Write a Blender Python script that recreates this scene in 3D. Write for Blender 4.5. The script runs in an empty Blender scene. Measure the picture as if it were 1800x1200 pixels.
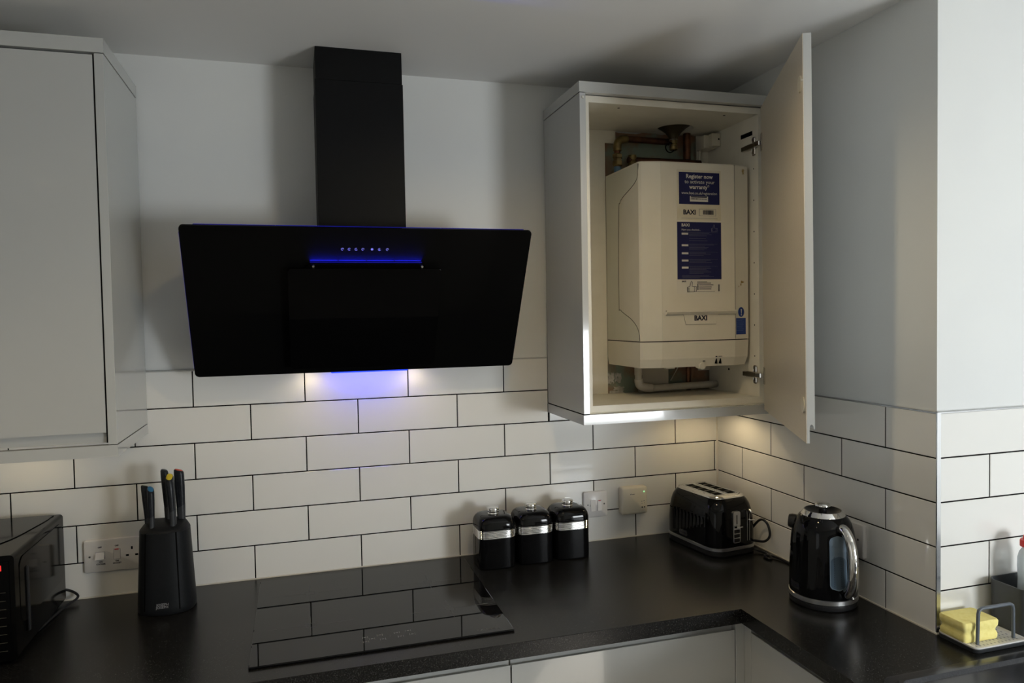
import bpy, bmesh, math, random
from mathutils import Matrix, Vector
random.seed(7)
PI = math.pi
C = bpy.context.scene.collection
sc = bpy.context.scene

# ------------------------------------------------------------------ camera
cam_d = bpy.data.cameras.new('camera'); cam = bpy.data.objects.new('camera', cam_d); C.objects.link(cam)
Rm = Matrix(((0.95868692, 0.02715313, -0.28316442),
             (-0.28389267, 0.0283065, -0.95843815),
             (-0.0180092, 0.99923043, 0.03484565)))
cam.matrix_world = Matrix.Translation((0.28621, -2.20496, 1.65687)) @ Rm.to_4x4()
cam_d.sensor_fit = 'HORIZONTAL'; cam_d.sensor_width = 36.0
cam_d.lens = 1275.735 / 1800 * 36.0
cam_d.clip_start = 0.02
sc.camera = cam

# ------------------------------------------------------------------ world, light, exposure
w = bpy.data.worlds.new('world'); sc.world = w; w.use_nodes = True
bg = w.node_tree.nodes['Background']
bg.inputs['Color'].default_value = (0.62, 0.72, 0.82, 1); bg.inputs['Strength'].default_value = 1.0
sc.view_settings.view_transform = 'Standard'; sc.view_settings.look = 'None'
sc.view_settings.exposure = 0.0; sc.view_settings.gamma = 1.0
sc.view_settings.use_curve_mapping = False

def lamp(name, kind, loc, energy, color, rot=None, target=None, **kw):
    d = bpy.data.lights.new(name, kind); d.energy = energy; d.color = color
    for k, v in kw.items(): setattr(d, k, v)
    o = bpy.data.objects.new(name, d); C.objects.link(o); o.location = loc
    if rot: o.rotation_euler = rot
    if target is not None:
        o.rotation_euler = (Vector(target) - Vector(loc)).to_track_quat('-Z', 'Y').to_euler()
    return o

DAY = (0.925, 0.972, 1.0)
WARM = (1.0, 0.77, 0.44)
# daylight coming in through the window behind the camera to the right (fills the clear part below the blind)
lamp('window_daylight', 'AREA', (2.60, -3.38, 1.20), 45.0, DAY, rot=(PI/2, 0, 0),
     shape='RECTANGLE', size=0.70, size_y=0.68)
# added weak cool fill at the solid left wall, no opening there, lifts the pillar
lamp('left_fill_light', 'AREA', (-1.685, -2.75, 1.25), 2.5, DAY, rot=(0, -PI/2, 0),
     shape='RECTANGLE', size=1.5, size_y=0.8)
# sun through the same window: it falls on the floor behind the end of the worktop
sun = lamp('sun', 'SUN', (3.4, -4.6, 3.4), 45.0, (1.0, 0.95, 0.88), angle=math.radians(0.6))
sun.rotation_euler = Vector((-0.85, 1.2, -1.3)).to_track_quat('-Z', 'Y').to_euler()
# warm ceiling downlights
DOWN = ((-0.95, -2.8, 'back left'), (0.35, -2.8, 'back centre'), (1.6, -2.8, 'back right'), (-0.95, -1.35, 'front left'), (-0.30, -1.50, 'front centre'), (0.80, -0.98, 'front right'))
for (x, y, _n) in DOWN:
    near = _n == 'front right'
    lamp('ceiling_downlight_lamp', 'SPOT', (x, y, 2.365), 9.5 if near else 6.5, WARM, rot=(0, 0, 0),
         spot_size=math.radians(160 if near else 130), spot_blend=0.6, shadow_soft_size=0.025)

# ------------------------------------------------------------------ materials
MATS = {}
def mat(name, col, rough=0.5, metal=0.0, spec=0.5, coat=0.0, coat_rough=0.03, emit=None, estr=0.0,
        noise=None, bump=None, trans=0.0, ior=1.45, aniso=0.0):
    m = bpy.data.materials.new(name); m.use_nodes = True
    nt = m.node_tree; b = nt.nodes['Principled BSDF']
    b.inputs['Base Color'].default_value = (*col, 1)
    b.inputs['Roughness'].default_value = rough
    b.inputs['Metallic'].default_value = metal
    b.inputs['Specular IOR Level'].default_value = spec
    b.inputs['Coat Weight'].default_value = coat
    b.inputs['Coat Roughness'].default_value = coat_rough
    b.inputs['Transmission Weight'].default_value = trans
    b.inputs['IOR'].default_value = ior
    if emit is not None:
        b.inputs['Emission Color'].default_value = (*emit, 1); b.inputs['Emission Strength'].default_value = estr
    tc = nt.nodes.new('ShaderNodeTexCoord')
    if noise:   # (scale, colour2, low, high, detail)
        n = nt.nodes.new('ShaderNodeTexNoise'); n.inputs['Scale'].default_value = noise[0]
        n.inputs['Detail'].default_value = noise[4] if len(noise) > 4 else 4
        r = nt.nodes.new('ShaderNodeMapRange')
        r.inputs['From Min'].default_value = noise[2]; r.inputs['From Max'].default_value = noise[3]
        mx = nt.nodes.new('ShaderNodeMix'); mx.data_type = 'RGBA'
        mx.inputs[6].default_value = (*col, 1); mx.inputs[7].default_value = (*noise[1], 1)
        nt.links.new(tc.outputs['Object'], n.inputs['Vector'])
        nt.links.new(n.outputs['Fac'], r.inputs['Value'])
        nt.links.new(r.outputs['Result'], mx.inputs[0])
        nt.links.new(mx.outputs[2], b.inputs['Base Color'])
    if bump:    # (scale, strength, distance)
        n = nt.nodes.new('ShaderNodeTexNoise'); n.inputs['Scale'].default_value = bump[0]; n.inputs['Detail'].default_value = 3
        bp = nt.nodes.new('ShaderNodeBump'); bp.inputs['Strength'].default_value = bump[1]; bp.inputs['Distance'].default_value = bump[2]
        nt.links.new(tc.outputs['Object'], n.inputs['Vector'])
        nt.links.new(n.outputs['Fac'], bp.inputs['Height'])
        nt.links.new(bp.outputs['Normal'], b.inputs['Normal'])
    MATS[name] = m
    return m

paint   = mat('wall_paint', (0.72, 0.73, 0.715), 0.55, spec=0.35, noise=(3, (0.70, 0.71, 0.70), 0.4, 0.6), bump=(60, 0.04, 0.002))
ceilm   = mat('ceiling_paint', (0.74, 0.74, 0.73), 0.8, spec=0.2, bump=(8, 0.05, 0.004))
tilem   = mat('glazed_tile', (0.79, 0.78, 0.745), 0.09, spec=0.5, coat=0.2, noise=(2.5, (0.77, 0.76, 0.725), 0.4, 0.6), bump=(5, 0.03, 0.004))
groutm  = mat('black_grout', (0.006, 0.0055, 0.0055), 0.9, spec=0.1, bump=(300, 0.3, 0.0005))
cabm    = mat('gloss_grey_cabinet', (0.47, 0.475, 0.46), 0.11, spec=0.5, coat=0.3, bump=(4, 0.02, 0.003))
creamm  = mat('cream_melamine', (0.84, 0.80, 0.69), 0.45, noise=(20, (0.81, 0.77, 0.66), 0.4, 0.6))
doorinm = mat('door_inner_face', (0.68, 0.615, 0.51), 0.36, noise=(300, (0.64, 0.575, 0.47), 0.4, 0.6))
workm   = mat('dark_speckled_laminate', (0.0065, 0.0065, 0.0065), 0.27, spec=0.42, noise=(360, (0.070, 0.068, 0.064), 0.55, 0.80, 2), bump=(500, 0.10, 0.0003))
sealm   = mat('cream_sealant', (0.72, 0.68, 0.60), 0.4)
trimm   = mat('brushed_steel_trim', (0.62, 0.63, 0.65), 0.18, metal=1.0, bump=(30, 0.05, 0.001))
trimgm  = mat('grey_edge_trim', (0.50, 0.50, 0.49), 0.3, metal=0.3)
floorm  = mat('floor_vinyl', (0.35, 0.33, 0.30), 0.3, noise=(6, (0.28, 0.26, 0.23), 0.4, 0.6))
blackgl = mat('black_glass', (0.002, 0.002, 0.0022), 0.03, spec=0.10)
hoodgl  = mat('hood_black_glass', (0.0035, 0.0035, 0.0035), 0.03, spec=0.06)
microm  = mat('microwave_black_enamel', (0.002, 0.002, 0.002), 0.10, spec=0.14, bump=(6, 0.02, 0.002))
hobgl   = mat('hob_glass', (0.004, 0.004, 0.0045), 0.015, spec=0.4)
blackst = mat('black_painted_steel', (0.0055, 0.0058, 0.006), 0.5, spec=0.15, noise=(80, (0.005, 0.0052, 0.0055), 0.4, 0.6))
blackpl = mat('black_plastic', (0.012, 0.012, 0.013), 0.38, spec=0.4, noise=(120, (0.015, 0.015, 0.016), 0.4, 0.6))
softbl  = mat('soft_black_rubber', (0.0075, 0.0085, 0.010), 0.5, spec=0.2, noise=(200, (0.009, 0.010, 0.0115), 0.4, 0.6))
knifem  = mat('black_knife_handle', (0.006, 0.008, 0.011), 0.33, spec=0.35, noise=(150, (0.012, 0.014, 0.018), 0.4, 0.6))
knifeg  = mat('grey_knife_bolster', (0.024, 0.026, 0.029), 0.45, noise=(150, (0.028, 0.030, 0.034), 0.4, 0.6))
glossb  = mat('gloss_black_enamel', (0.003, 0.003, 0.0034), 0.05, spec=0.28, bump=(6, 0.01, 0.002))
chrome  = mat('chrome', (0.78, 0.77, 0.75), 0.07, metal=1.0, bump=(20, 0.01, 0.001))
chromer = mat('satin_chrome', (0.60, 0.60, 0.60), 0.28, metal=1.0, bump=(200, 0.05, 0.0005))
steelm  = mat('hinge_steel', (0.55, 0.52, 0.48), 0.25, metal=1.0, bump=(100, 0.05, 0.0005))
boilm   = mat('boiler_cream_casing', (0.83, 0.785, 0.67), 0.38, noise=(9, (0.80, 0.755, 0.64), 0.45, 0.7))
boilsd  = mat('boiler_side_casing', (0.77, 0.755, 0.64), 0.4, noise=(9, (0.74, 0.725, 0.61), 0.45, 0.7))
seamm   = mat('dark_seam', (0.05, 0.045, 0.035), 0.8)
navy    = mat('navy_print', (0.010, 0.014, 0.085), 0.35)
bluepr  = mat('blue_print', (0.015, 0.05, 0.26), 0.35)
paperm  = mat('sticker_paper', (0.80, 0.76, 0.66), 0.4)
tapem   = mat('yellowed_sticker_film', (0.72, 0.66, 0.50), 0.3, noise=(30, (0.75, 0.70, 0.56), 0.4, 0.6))
inkm    = mat('dark_ink', (0.012, 0.012, 0.03), 0.5)
inkw    = mat('white_ink', (0.72, 0.70, 0.64), 0.5)
inkg    = mat('grey_ink', (0.20, 0.20, 0.24), 0.5)
inkh    = mat('hob_print', (0.10, 0.10, 0.095), 0.5)
copper  = mat('aged_copper', (0.20, 0.085, 0.045), 0.42, metal=0.8, noise=(25, (0.09, 0.045, 0.03), 0.35, 0.65))
brass   = mat('dull_brass', (0.30, 0.22, 0.09), 0.4, metal=0.9, noise=(40, (0.16, 0.12, 0.06), 0.35, 0.65))
pipew   = mat('white_waste_pipe', (0.62, 0.59, 0.52), 0.45, noise=(30, (0.55, 0.51, 0.44), 0.35, 0.65))
brickm  = mat('bare_plaster_and_brick', (0.34, 0.20, 0.13), 0.9, noise=(7, (0.27, 0.33, 0.26), 0.45, 0.56, 6), bump=(40, 0.5, 0.004))
streakm = mat('old_adhesive', (0.55, 0.53, 0.48), 0.8, noise=(60, (0.42, 0.40, 0.36), 0.4, 0.6))
voidm   = mat('dark_void', (0.003, 0.003, 0.003), 0.9, spec=0.05)
whitepl = mat('white_switch_plastic', (0.76, 0.74, 0.72), 0.22, spec=0.5, noise=(5, (0.74, 0.72, 0.70), 0.4, 0.6))
creampl = mat('cream_plastic', (0.74, 0.69, 0.57), 0.32, noise=(5, (0.72, 0.67, 0.55), 0.4, 0.6))
redm    = mat('red_plastic', (0.55, 0.02, 0.015), 0.3, noise=(20, (0.50, 0.02, 0.015), 0.4, 0.6))
yellowm = mat('yellow_plastic', (0.62, 0.47, 0.03), 0.4)
bluem   = mat('blue_plastic', (0.03, 0.15, 0.30), 0.4)
greenm  = mat('olive_plastic', (0.08, 0.09, 0.02), 0.4)
redk    = mat('coral_plastic', (0.50, 0.07, 0.04), 0.4)
spongem = mat('yellow_sponge', (0.88, 0.78, 0.30), 0.9, noise=(120, (0.82, 0.71, 0.24), 0.4, 0.7), bump=(260, 0.35, 0.001))
greypl  = mat('dark_grey_plastic', (0.055, 0.06, 0.065), 0.4, noise=(60, (0.06, 0.065, 0.07), 0.4, 0.6))
whitegr = mat('white_drip_tray_plastic', (0.70, 0.69, 0.67), 0.35, noise=(20, (0.66, 0.65, 0.63), 0.4, 0.6))
bottlem = mat('clear_bottle_plastic', (0.75, 0.82, 0.86), 0.18, spec=0.5, trans=0.45, ior=1.3)
liquidm = mat('pale_blue_soap', (0.42, 0.55, 0.62), 0.25)
sinkm   = mat('black_granite_sink', (0.020, 0.021, 0.026), 0.22, spec=0.6, noise=(400, (0.035, 0.037, 0.043), 0.5, 0.75, 2))
waterm  = mat('kettle_water_window', (0.28, 0.36, 0.44), 0.15, noise=(12, (0.20, 0.27, 0.35), 0.4, 0.6))
waterlo = mat('kettle_water', (0.13, 0.19, 0.26), 0.15, noise=(12, (0.11, 0.16, 0.22), 0.4, 0.6))
stainm  = mat('yellow_brown_stain', (0.36, 0.24, 0.06), 0.6, noise=(60, (0.55, 0.42, 0.2), 0.4, 0.65))
edgepr  = mat('greyish_lens_glass', (0.05, 0.05, 0.05), 0.1)
led_b   = mat('blue_led', (0, 0, 0), 0.5, emit=(0.01, 0.012, 1.0), estr=0.25)
led_be  = mat('blue_edge_glow', (0, 0, 0), 0.5, emit=(0.05, 0.03, 0.9), estr=0.22)
led_bm  = mat('blue_led_bright', (0, 0, 0), 0.5, emit=(0.02, 0.06, 1.0), estr=1.6)
icon_b  = mat('lit_control_icon', (0, 0, 0), 0.5, emit=(0.25, 0.25, 0.95), estr=0.8)
led_w   = mat('warm_lamp_lens', (1, 1, 1), 0.5, emit=(1.0, 0.86, 0.62), estr=6)
led_g   = mat('green_led', (0, 0, 0), 0.5, emit=(0.45, 1.0, 0.45), estr=1.3)
led_r   = mat('red_display_digit', (0, 0, 0), 0.5, emit=(1.0, 0.03, 0.03), estr=1.0)
blindm  = mat('roller_blind_fabric', (0.55, 0.55, 0.53), 0.8, bump=(300, 0.2, 0.0005))
glassm = bpy.data.materials.new('window_glass'); glassm.use_nodes = True
nt = glassm.node_tree; nt.nodes.clear()
o_ = nt.nodes.new('ShaderNodeOutputMaterial'); mx_ = nt.nodes.new('ShaderNodeMixShader'); tr_ = nt.nodes.new('ShaderNodeBsdfTransparent'); gl_ = nt.nodes.new('ShaderNodeBsdfGlossy')
gl_.inputs['Roughness'].default_value = 0.01; mx_.inputs[0].default_value = 0.06
nt.links.new(tr_.outputs[0], mx_.inputs[1]); nt.links.new(gl_.outputs[0], mx_.inputs[2]); nt.links.new(mx_.outputs[0], o_.inputs[0])

# the tiles have slightly different glazes from one piece to the next
def per_object_tint(m, amount):
    nt = m.node_tree; b = nt.nodes['Principled BSDF']
    src = b.inputs['Base Color'].links[0].from_socket
    oi = nt.nodes.new('ShaderNodeObjectInfo'); hs = nt.nodes.new('ShaderNodeHueSaturation')
    mr = nt.nodes.new('ShaderNodeMapRange'); mr.inputs['To Min'].default_value = 1 - amount; mr.inputs['To Max'].default_value = 1 + amount
    nt.links.new(oi.outputs['Random'], mr.inputs['Value']); nt.links.new(mr.outputs['Result'], hs.inputs['Value'])
    nt.links.new(src, hs.inputs['Color']); nt.links.new(hs.outputs['Color'], b.inputs['Base Color'])
per_object_tint(tilem, 0.02)

# ------------------------------------------------------------------ mesh helpers
ROOT = {}     # object -> world matrix of its root
def thing(name, label, cat, loc=(0, 0, 0), rz=0.0, group=None):
    o = bpy.data.objects.new(name, None); C.objects.link(o)
    o.empty_display_size = 0.05
    o.location = loc; o.rotation_euler = (0, 0, rz)
    o['label'] = label; o['category'] = cat
    if group: o['group'] = group
    ROOT[o] = Matrix.Translation(loc) @ Matrix.Rotation(rz, 4, 'Z')
    return o

def obj(name, bm, m, parent=None, smooth=0, world=True, label=None):
    """link the bmesh as ONE mesh object; coordinates are world ones unless world=False (then local to the thing)"""
    if parent is not None and world and parent in ROOT:
        bmesh.ops.transform(bm, matrix=ROOT[parent].inverted(), verts=bm.verts)
    bmesh.ops.recalc_face_normals(bm, faces=bm.faces)
    me = bpy.data.meshes.new(name); bm.to_mesh(me); bm.free()
    mm = m if isinstance(m, (list, tuple)) else [m]
    for x in mm: me.materials.append(x)
    o = bpy.data.objects.new(name, me); C.objects.link(o)
    if parent is not None:
        o.parent = parent
        ROOT[o] = ROOT.get(parent, Matrix.Identity(4))
    if smooth:
        for p in me.polygons: p.use_smooth = True
        if smooth != True:
            try: me.set_sharp_from_angle(angle=math.radians(smooth))
            except Exception: pass
    if label: o['label'] = label
    return o

def stuff(o):
    o['kind'] = 'stuff'; return o

def struct(name, bm, m, parent=None, smooth=0):
    o = obj(name, bm, m, parent, smooth)
    if parent is None: o['kind'] = 'structure'
    return o

def B(): return bmesh.new()

def box(bm, x0, x1, y0, y1, z0, z1, bev=0.0, seg=1):
    v = [bm.verts.new((x, y, z)) for x in (x0, x1) for y in (y0, y1) for z in (z0, z1)]
    fs = [bm.faces.new([v[i] for i in q]) for q in ((0, 1, 3, 2), (4, 6, 7, 5), (0, 4, 5, 1), (2, 3, 7, 6), (0, 2, 6, 4), (1, 5, 7, 3))]
    if bev:
        es = set(e for f in fs for e in f.edges)
        bmesh.ops.bevel(bm, geom=list(es), offset=bev, segments=seg, profile=0.5, affect='EDGES')
    return bm

def rings(bm, rs, cap0=True, cap1=True, closed=False):
    """skin a list of equally long point rings"""
    vs = [[bm.verts.new(p) for p in r] for r in rs]
    n = len(vs[0])
    for a in range(len(vs) - 1 + (1 if closed else 0)):
        A = vs[a]; Bq = vs[(a + 1) % len(vs)]
        for i in range(n):
            bm.faces.new((A[i], A[(i + 1) % n], Bq[(i + 1) % n], Bq[i]))
    if not closed:
        if cap0: bm.faces.new(vs[0])
        if cap1: bm.faces.new(vs[-1])
    return bm

def frame_of(d):
    d = Vector(d).normalized()
    a = Vector((0, 0, 1)) if abs(d.z) < 0.9 else Vector((1, 0, 0))
    u = d.cross(a).normalized(); return u, d.cross(u).normalized()

def cyl(bm, p0, p1, r0, r1=None, n=24):
    if r1 is None: r1 = r0
    p0, p1 = Vector(p0), Vector(p1); u, v = frame_of(p1 - p0)
    rings(bm, [[p + (u * math.cos(2*PI*i/n) + v * math.sin(2*PI*i/n)) * r for i in range(n)] for p, r in ((p0, r0), (p1, r1))])
    return bm

def tube(bm, pts, r, n=10, closed=False):
    pts = [Vector(p) for p in pts]; rs = []
    m = len(pts); prev = None
    for i, p in enumerate(pts):
        if closed: d = pts[(i + 1) % m] - pts[i - 1]
        else: d = pts[min(i + 1, m - 1)] - pts[max(i - 1, 0)]
        d.normalize()
        if prev is None: u, v = frame_of(d)
        else:
            u = prev - d * prev.dot(d)
            u = u.normalized() if u.length > 1e-6 else frame_of(d)[0]
            v = d.cross(u).normalized()
        prev = u
        rr = r[i] if isinstance(r, (list, tuple)) else r
        rs.append([p + (u * math.cos(2*PI*k/n) + v * math.sin(2*PI*k/n)) * rr for k in range(n)])
    return rings(bm, rs, closed=closed)

def smooth_path(pts, sub=8, closed=False):
    pts = [Vector(p) for p in pts]; out = []; m = len(pts)
    for i in range(m - (0 if closed else 1)):
        if closed: p0, p1, p2, p3 = pts[i-1], pts[i], pts[(i+1) % m], pts[(i+2) % m]
        else: p0, p1, p2, p3 = pts[max(i-1, 0)], pts[i], pts[i+1], pts[min(i+2, m-1)]
        for k in range(sub):
            t = k / sub
            out.append(0.5 * ((2*p1) + (p2-p0)*t + (2*p0-5*p1+4*p2-p3)*t*t + (3*p1-p0-3*p2+p3)*t**3))
    if not closed: out.append(pts[-1])
    return out

def lathe(bm, prof, c=(0, 0, 0), n=48, cap0=True, cap1=True, mod=None):
    rs = []
    for (r, z) in prof:
        ring = []
        for i in range(n):
            a = 2*PI*i/n; rr = r
            if mod: rr = r + mod(a, z)
            ring.append((c[0] + rr*math.cos(a), c[1] + rr*math.sin(a), c[2] + z))
        rs.append(ring)
    return rings(bm, rs, cap0, cap1)

def rrect(w, l, r, n=6, cx=0, cy=0):
    pts = []
    for (sx, sy, a0) in ((1, 1, 0), (-1, 1, PI/2), (-1, -1, PI), (1, -1, 3*PI/2)):
        for i in range(n + 1):
            a = a0 + (PI/2) * i / n
            pts.append((cx + sx*(w/2 - r) + r*math.cos(a), cy + sy*(l/2 - r) + r*math.sin(a)))
    return pts

def loft(bm, secs, cap0=True, cap1=True, n=6):
    """secs: (z, w, l, r [,cx,cy])"""
    rs = []
    for s in secs:
        z, w_, l_, r_ = s[:4]; cx, cy = (s[4], s[5]) if len(s) > 4 else (0, 0)
        rs.append([(x, y, z) for x, y in rrect(w_, l_, r_, n, cx, cy)])
    return rings(bm, rs, cap0, cap1)

def prism(bm, poly, a, b, axis='x'):
    def P(p, t):
        if axis == 'x': return (t, p[0], p[1])
        if axis == 'y': return (p[0], t, p[1])
        return (p[0], p[1], t)
    return rings(bm, [[P(p, a) for p in poly], [P(p, b) for p in poly]])

def rpoly(x0, x1, z0, z1, r, n=5):
    return [(x, z) for x, z in rrect(x1-x0, z1-z0, r, n, (x0+x1)/2, (z0+z1)/2)]

def text(name, body, size, mx, m, parent, align='CENTER', ext=0.0001, bold=0.0, sx=1.0):
    """lettering as a thin mesh; mx = world matrix of the text plane"""
    cu = bpy.data.curves.new(name, 'FONT'); cu.body = body; cu.size = size; cu.align_x = align; cu.align_y = 'CENTER'
    cu.extrude = ext; cu.offset = bold; cu.resolution_u = 2
    t = bpy.data.objects.new('tmp', cu); C.objects.link(t)
    dg = bpy.context.evaluated_depsgraph_get()
    me = bpy.data.meshes.new_from_object(t.evaluated_get(dg))
    bpy.data.objects.remove(t); bpy.data.curves.remove(cu)
    bm = B(); bm.from_mesh(me); bpy.data.meshes.remove(me)
    bmesh.ops.transform(bm, matrix=mx @ Matrix.Diagonal((sx, 1, 1, 1)), verts=bm.verts)
    return obj(name, bm, m, parent)

def face_y(x, y, z):  # text plane facing -y
    return Matrix.Translation((x, y, z)) @ Matrix.Rotation(PI/2, 4, 'X')

# ------------------------------------------------------------------ key measures (metres)
ZW = 0.910            # worktop top
ZH = 1.5198           # top of the tiles on the back wall
P_ = 0.10235; W_ = 0.3025
XR = 1.675            # tile face of the pillar
YD = -0.903           # tile face of the pillar's front
ZC = 2.389            # ceiling
PL = 0.010            # plaster lies this far behind the tile face

# ------------------------------------------------------------------ structure
wall_back = struct('wall_back', box(B(), -1.7, 3.2, PL, 0.12, 0, ZC), paint)
wall_pillar = struct('wall_pillar', box(B(), XR + PL, 3.2, YD + PL, PL, 0, ZC), paint)
struct('wall_right', box(B(), 3.2, 3.32, -3.52, 0.12, 0, ZC), paint)
struct('wall_left', box(B(), -1.82, -1.7, -3.52, 0.12, 0, ZC), paint)
bm = B()
box(bm, -1.82, 2.18, -3.52, -3.4, 0, ZC); box(bm, 3.02, 3.32, -3.52, -3.4, 0, ZC)
box(bm, 2.18, 3.02, -3.52, -3.4, 0, 0.80); box(bm, 2.18, 3.02, -3.52, -3.4, 2.05, ZC)
struct('wall_behind', bm, paint)
struct('floor', box(B(), -1.82, 3.32, -3.52, 0.12, -0.1, 0), floorm)
struct('ceiling', box(B(), -1.82, 3.32, -3.52, 0.12, ZC, ZC + 0.1), ceilm)
# window behind the camera (outside the picture, its daylight is what lights the room)
bm = B()
for q in ((2.18, 2.23, 0.80, 2.05), (2.97, 3.02, 0.80, 2.05), (2.23, 2.97, 0.80, 0.845), (2.23, 2.97, 2.0, 2.05)):
    box(bm, q[0], q[1], -3.50, -3.44, q[2], q[3], 0.004)
wn = struct('window_1', bm, whitepl)
obj('pane', box(B(), 2.23, 2.97, -3.475, -3.469, 0.845, 2.0), glassm, wn)
bl = thing('roller_blind', 'grey fabric roller blind half lowered over the window behind the camera', 'blind', (2.6, -3.39, 1.56))
obj('fabric', box(B(), 2.19, 3.01, -3.391, -3.389, 1.57, 2.10), blindm, bl)
obj('bottom_bar', box(B(), 2.19, 3.01, -3.395, -3.385, 1.555, 1.57, 0.002), whitepl, bl)
obj('roller', cyl(B(), (2.18, -3.375, 2.115), (3.02, -3.375, 2.115), 0.018), whitepl, bl, 40)

# ------------------------------------------------------------------ tiles
def tile_mesh(w_, h_):
    """a tile standing in the xz plane, front face towards -y at y=0, chamfered rim, origin at its lower left"""
    d, c = 0.0095, 0.0009
    bm = B()
    rs = []
    for (i, y) in ((c, 0.0), (0.0, c), (0.0, d)):
        rs.append([(i, y, i), (w_ - i, y, i), (w_ - i, y, h_ - i), (i, y, h_ - i)])
    rings(bm, rs); bmesh.ops.recalc_face_normals(bm, faces=bm.faces)
    me = bpy.data.meshes.new('tile'); bm.to_mesh(me); bm.free(); me.materials.append(tilem)
    return me
CACHE = {}
def tile(parent, a0, a1, z0, z1, place):
    k = (round(a1 - a0, 4), round(z1 - z0, 4))
    if k[0] < 0.004 or k[1] < 0.004: return
    if k not in CACHE: CACHE[k] = tile_mesh(*k)
    o = bpy.data.objects.new('tile', CACHE[k]); C.objects.link(o); o.parent = parent
    o.matrix_local = place(a0, z0) @ Matrix.Rotation(random.uniform(-.0012, .0012), 4, 'X') @ Matrix.Rotation(random.uniform(-.0009, .0009), 4, 'Z')
G = 0.0033
# back wall
gb = B(); box(gb, -1.6, 1.0545, 0.0016, PL, ZW + 0.001, ZH - 0.002); box(gb, 1.0545, XR + 0.006, 0.0016, PL, ZW + 0.001, 1.371)
obj('grout', gb, groutm, wall_back)
for row in range(6):
    z1 = ZH - row*P_ - (G/2 if row else 0); z0 = max(ZH - (row+1)*P_ + G/2, ZW + 0.001)
    off = 0.0 if row % 2 == 0 else 0.5
    for k in range(-6, 7):
        a0 = (k + off)*W_ + G/2; a1 = (k + off + 1)*W_ - G/2
        a1 = min(a1, XR - 0.001)
        if a1 - a0 < 0.004 or a0 > XR: continue
        top = z1
        if row <= 1 and a0 >= 1.0: top = min(z1, 1.372)
        segs = [(a0, a1, top)]
        if row <= 1 and a0 < 1.055 < a1:
            segs = [(a0, 1.054, z1), (1.054, a1, min(z1, 1.372))]
        for s0, s1, tp in segs:
            if tp <= z0: continue
            tile(wall_back, s0, s1, z0, tp, lambda a, z: Matrix.Translation((a, 0, z)))
# pillar, face towards -x : local x runs towards -y
ZP = ZH - P_
obj('grout', box(B(), XR + 0.0016, XR + PL, YD + 0.004, 0.0, ZW + 0.001, ZP - 0.002), groutm, wall_pillar)
A_ = 0.7513
RZ = Matrix.Rotation(-PI/2, 4, 'Z')
for row in range(1, 6):
    z1 = ZH - row*P_ - (G/2 if row > 1 else 0); z0 = max(ZH - (row+1)*P_ + G/2, ZW + 0.001)
    base = A_ if row % 2 else A_ - W_/2
    for k in range(-4, 2):
        a0 = max(base + k*W_ + G/2, 0.003); a1 = min(base + (k+1)*W_ - G/2, -YD - 0.002)
        if a1 - a0 < 0.01: continue
        tile(wall_pillar, a0, a1, z0, z1, lambda a, z: Matrix.Translation((XR, -a, z)) @ RZ)
# pillar, face towards the room
obj('grout', box(B(), XR + 0.008, 2.302, YD + 0.0016, YD + PL, ZW + 0.001, ZP - 0.002), groutm, wall_pillar)
for row in range(1, 6):
    z1 = ZH - row*P_ - (G/2 if row > 1 else 0); z0 = max(ZH - (row+1)*P_ + G/2, ZW + 0.001)
    base = 1.831 if row % 2 == 0 else 1.831 - W_/2
    for k in range(-1, 3):
        a0 = max(base + k*W_ + G/2, XR + 0.0105); a1 = min(base + (k+1)*W_ - G/2, 2.30)
        if a1 - a0 < 0.01: continue
        tile(wall_pillar, a0, a1, z0, z1, lambda a, z: Matrix.Translation((a, YD, z)))
obj('corner_sealant', prism(B(), [(XR - 0.0045, 0.001), (XR - 0.0040, -0.0012), (XR - 0.0012, -0.0040), (XR + 0.001, -0.0045), (XR + 0.001, 0.001)], ZW + 0.003, 1.345, 'z'), sealm, wall_back)
# edge trims
struct('trim_1', box(B(), -1.6, 1.056, -0.0012, PL, ZH - 0.0004, ZH + 0.0034, 0.0008), trimgm)
bm = B(); box(bm, XR - 0.0012, XR + PL, YD, -0.001, ZP - 0.0004, ZP + 0.0036, 0.0008)
box(bm, XR + 0.001, 2.302, YD - 0.0012, YD + PL, ZP - 0.0004, ZP + 0.0036, 0.0008)
struct('trim_2', bm, trimm)
bm = B()
prism(bm, [(XR - 0.001, YD - 0.0015), (XR + 0.0098, YD - 0.0015), (XR + 0.0098, YD + 0.004), (XR + 0.003, YD + 0.004), (XR - 0.001, YD + 0.002)][::-1], ZW + 0.0005, ZP + 0.003, 'z')
struct('trim_3', bm, trimm)
# raw plaster / brick left open behind the boiler
bm = B()
random.seed(3)
def ragged(x0, x1, z0, z1, n=14):
    pts = []
    for i in range(n): pts.append((x0 + (x1-x0)*i/n, z0 + random.uniform(-.004, .004)))
    for i in range(n): pts.append((x1 + random.uniform(-.004, .004), z0 + (z1-z0)*i/n))
    for i in range(n): pts.append((x1 - (x1-x0)*i/n, z1 + random.uniform(-.004, .004)))
    for i in range(n): pts.append((x0 + random.uniform(-.004, .004), z1 - (z1-z0)*i/n))
    return pts
prism(bm, ragged(1.225, 1.66, 1.375, 2.256), 0.0065, 0.0099, 'y')
obj('bare_plaster', bm, brickm, wall_back)
for (x0, z0, ww, hh) in ((1.268, 1.425, 0.010, 0.034), (1.281, 1.43, 0.009, 0.030), (1.293, 1.435, 0.008, 0.026), (1.303, 1.428, 0.012, 0.033), (1.275, 1.392, 0.05, 0.012), (1.29, 1.405, 0.035, 0.012)):
    obj('adhesive_streak', prism(B(), ragged(x0, x0+ww, z0, z0+hh, 4), 0.0035, 0.0066, 'y'), streakm, wall_back)

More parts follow.
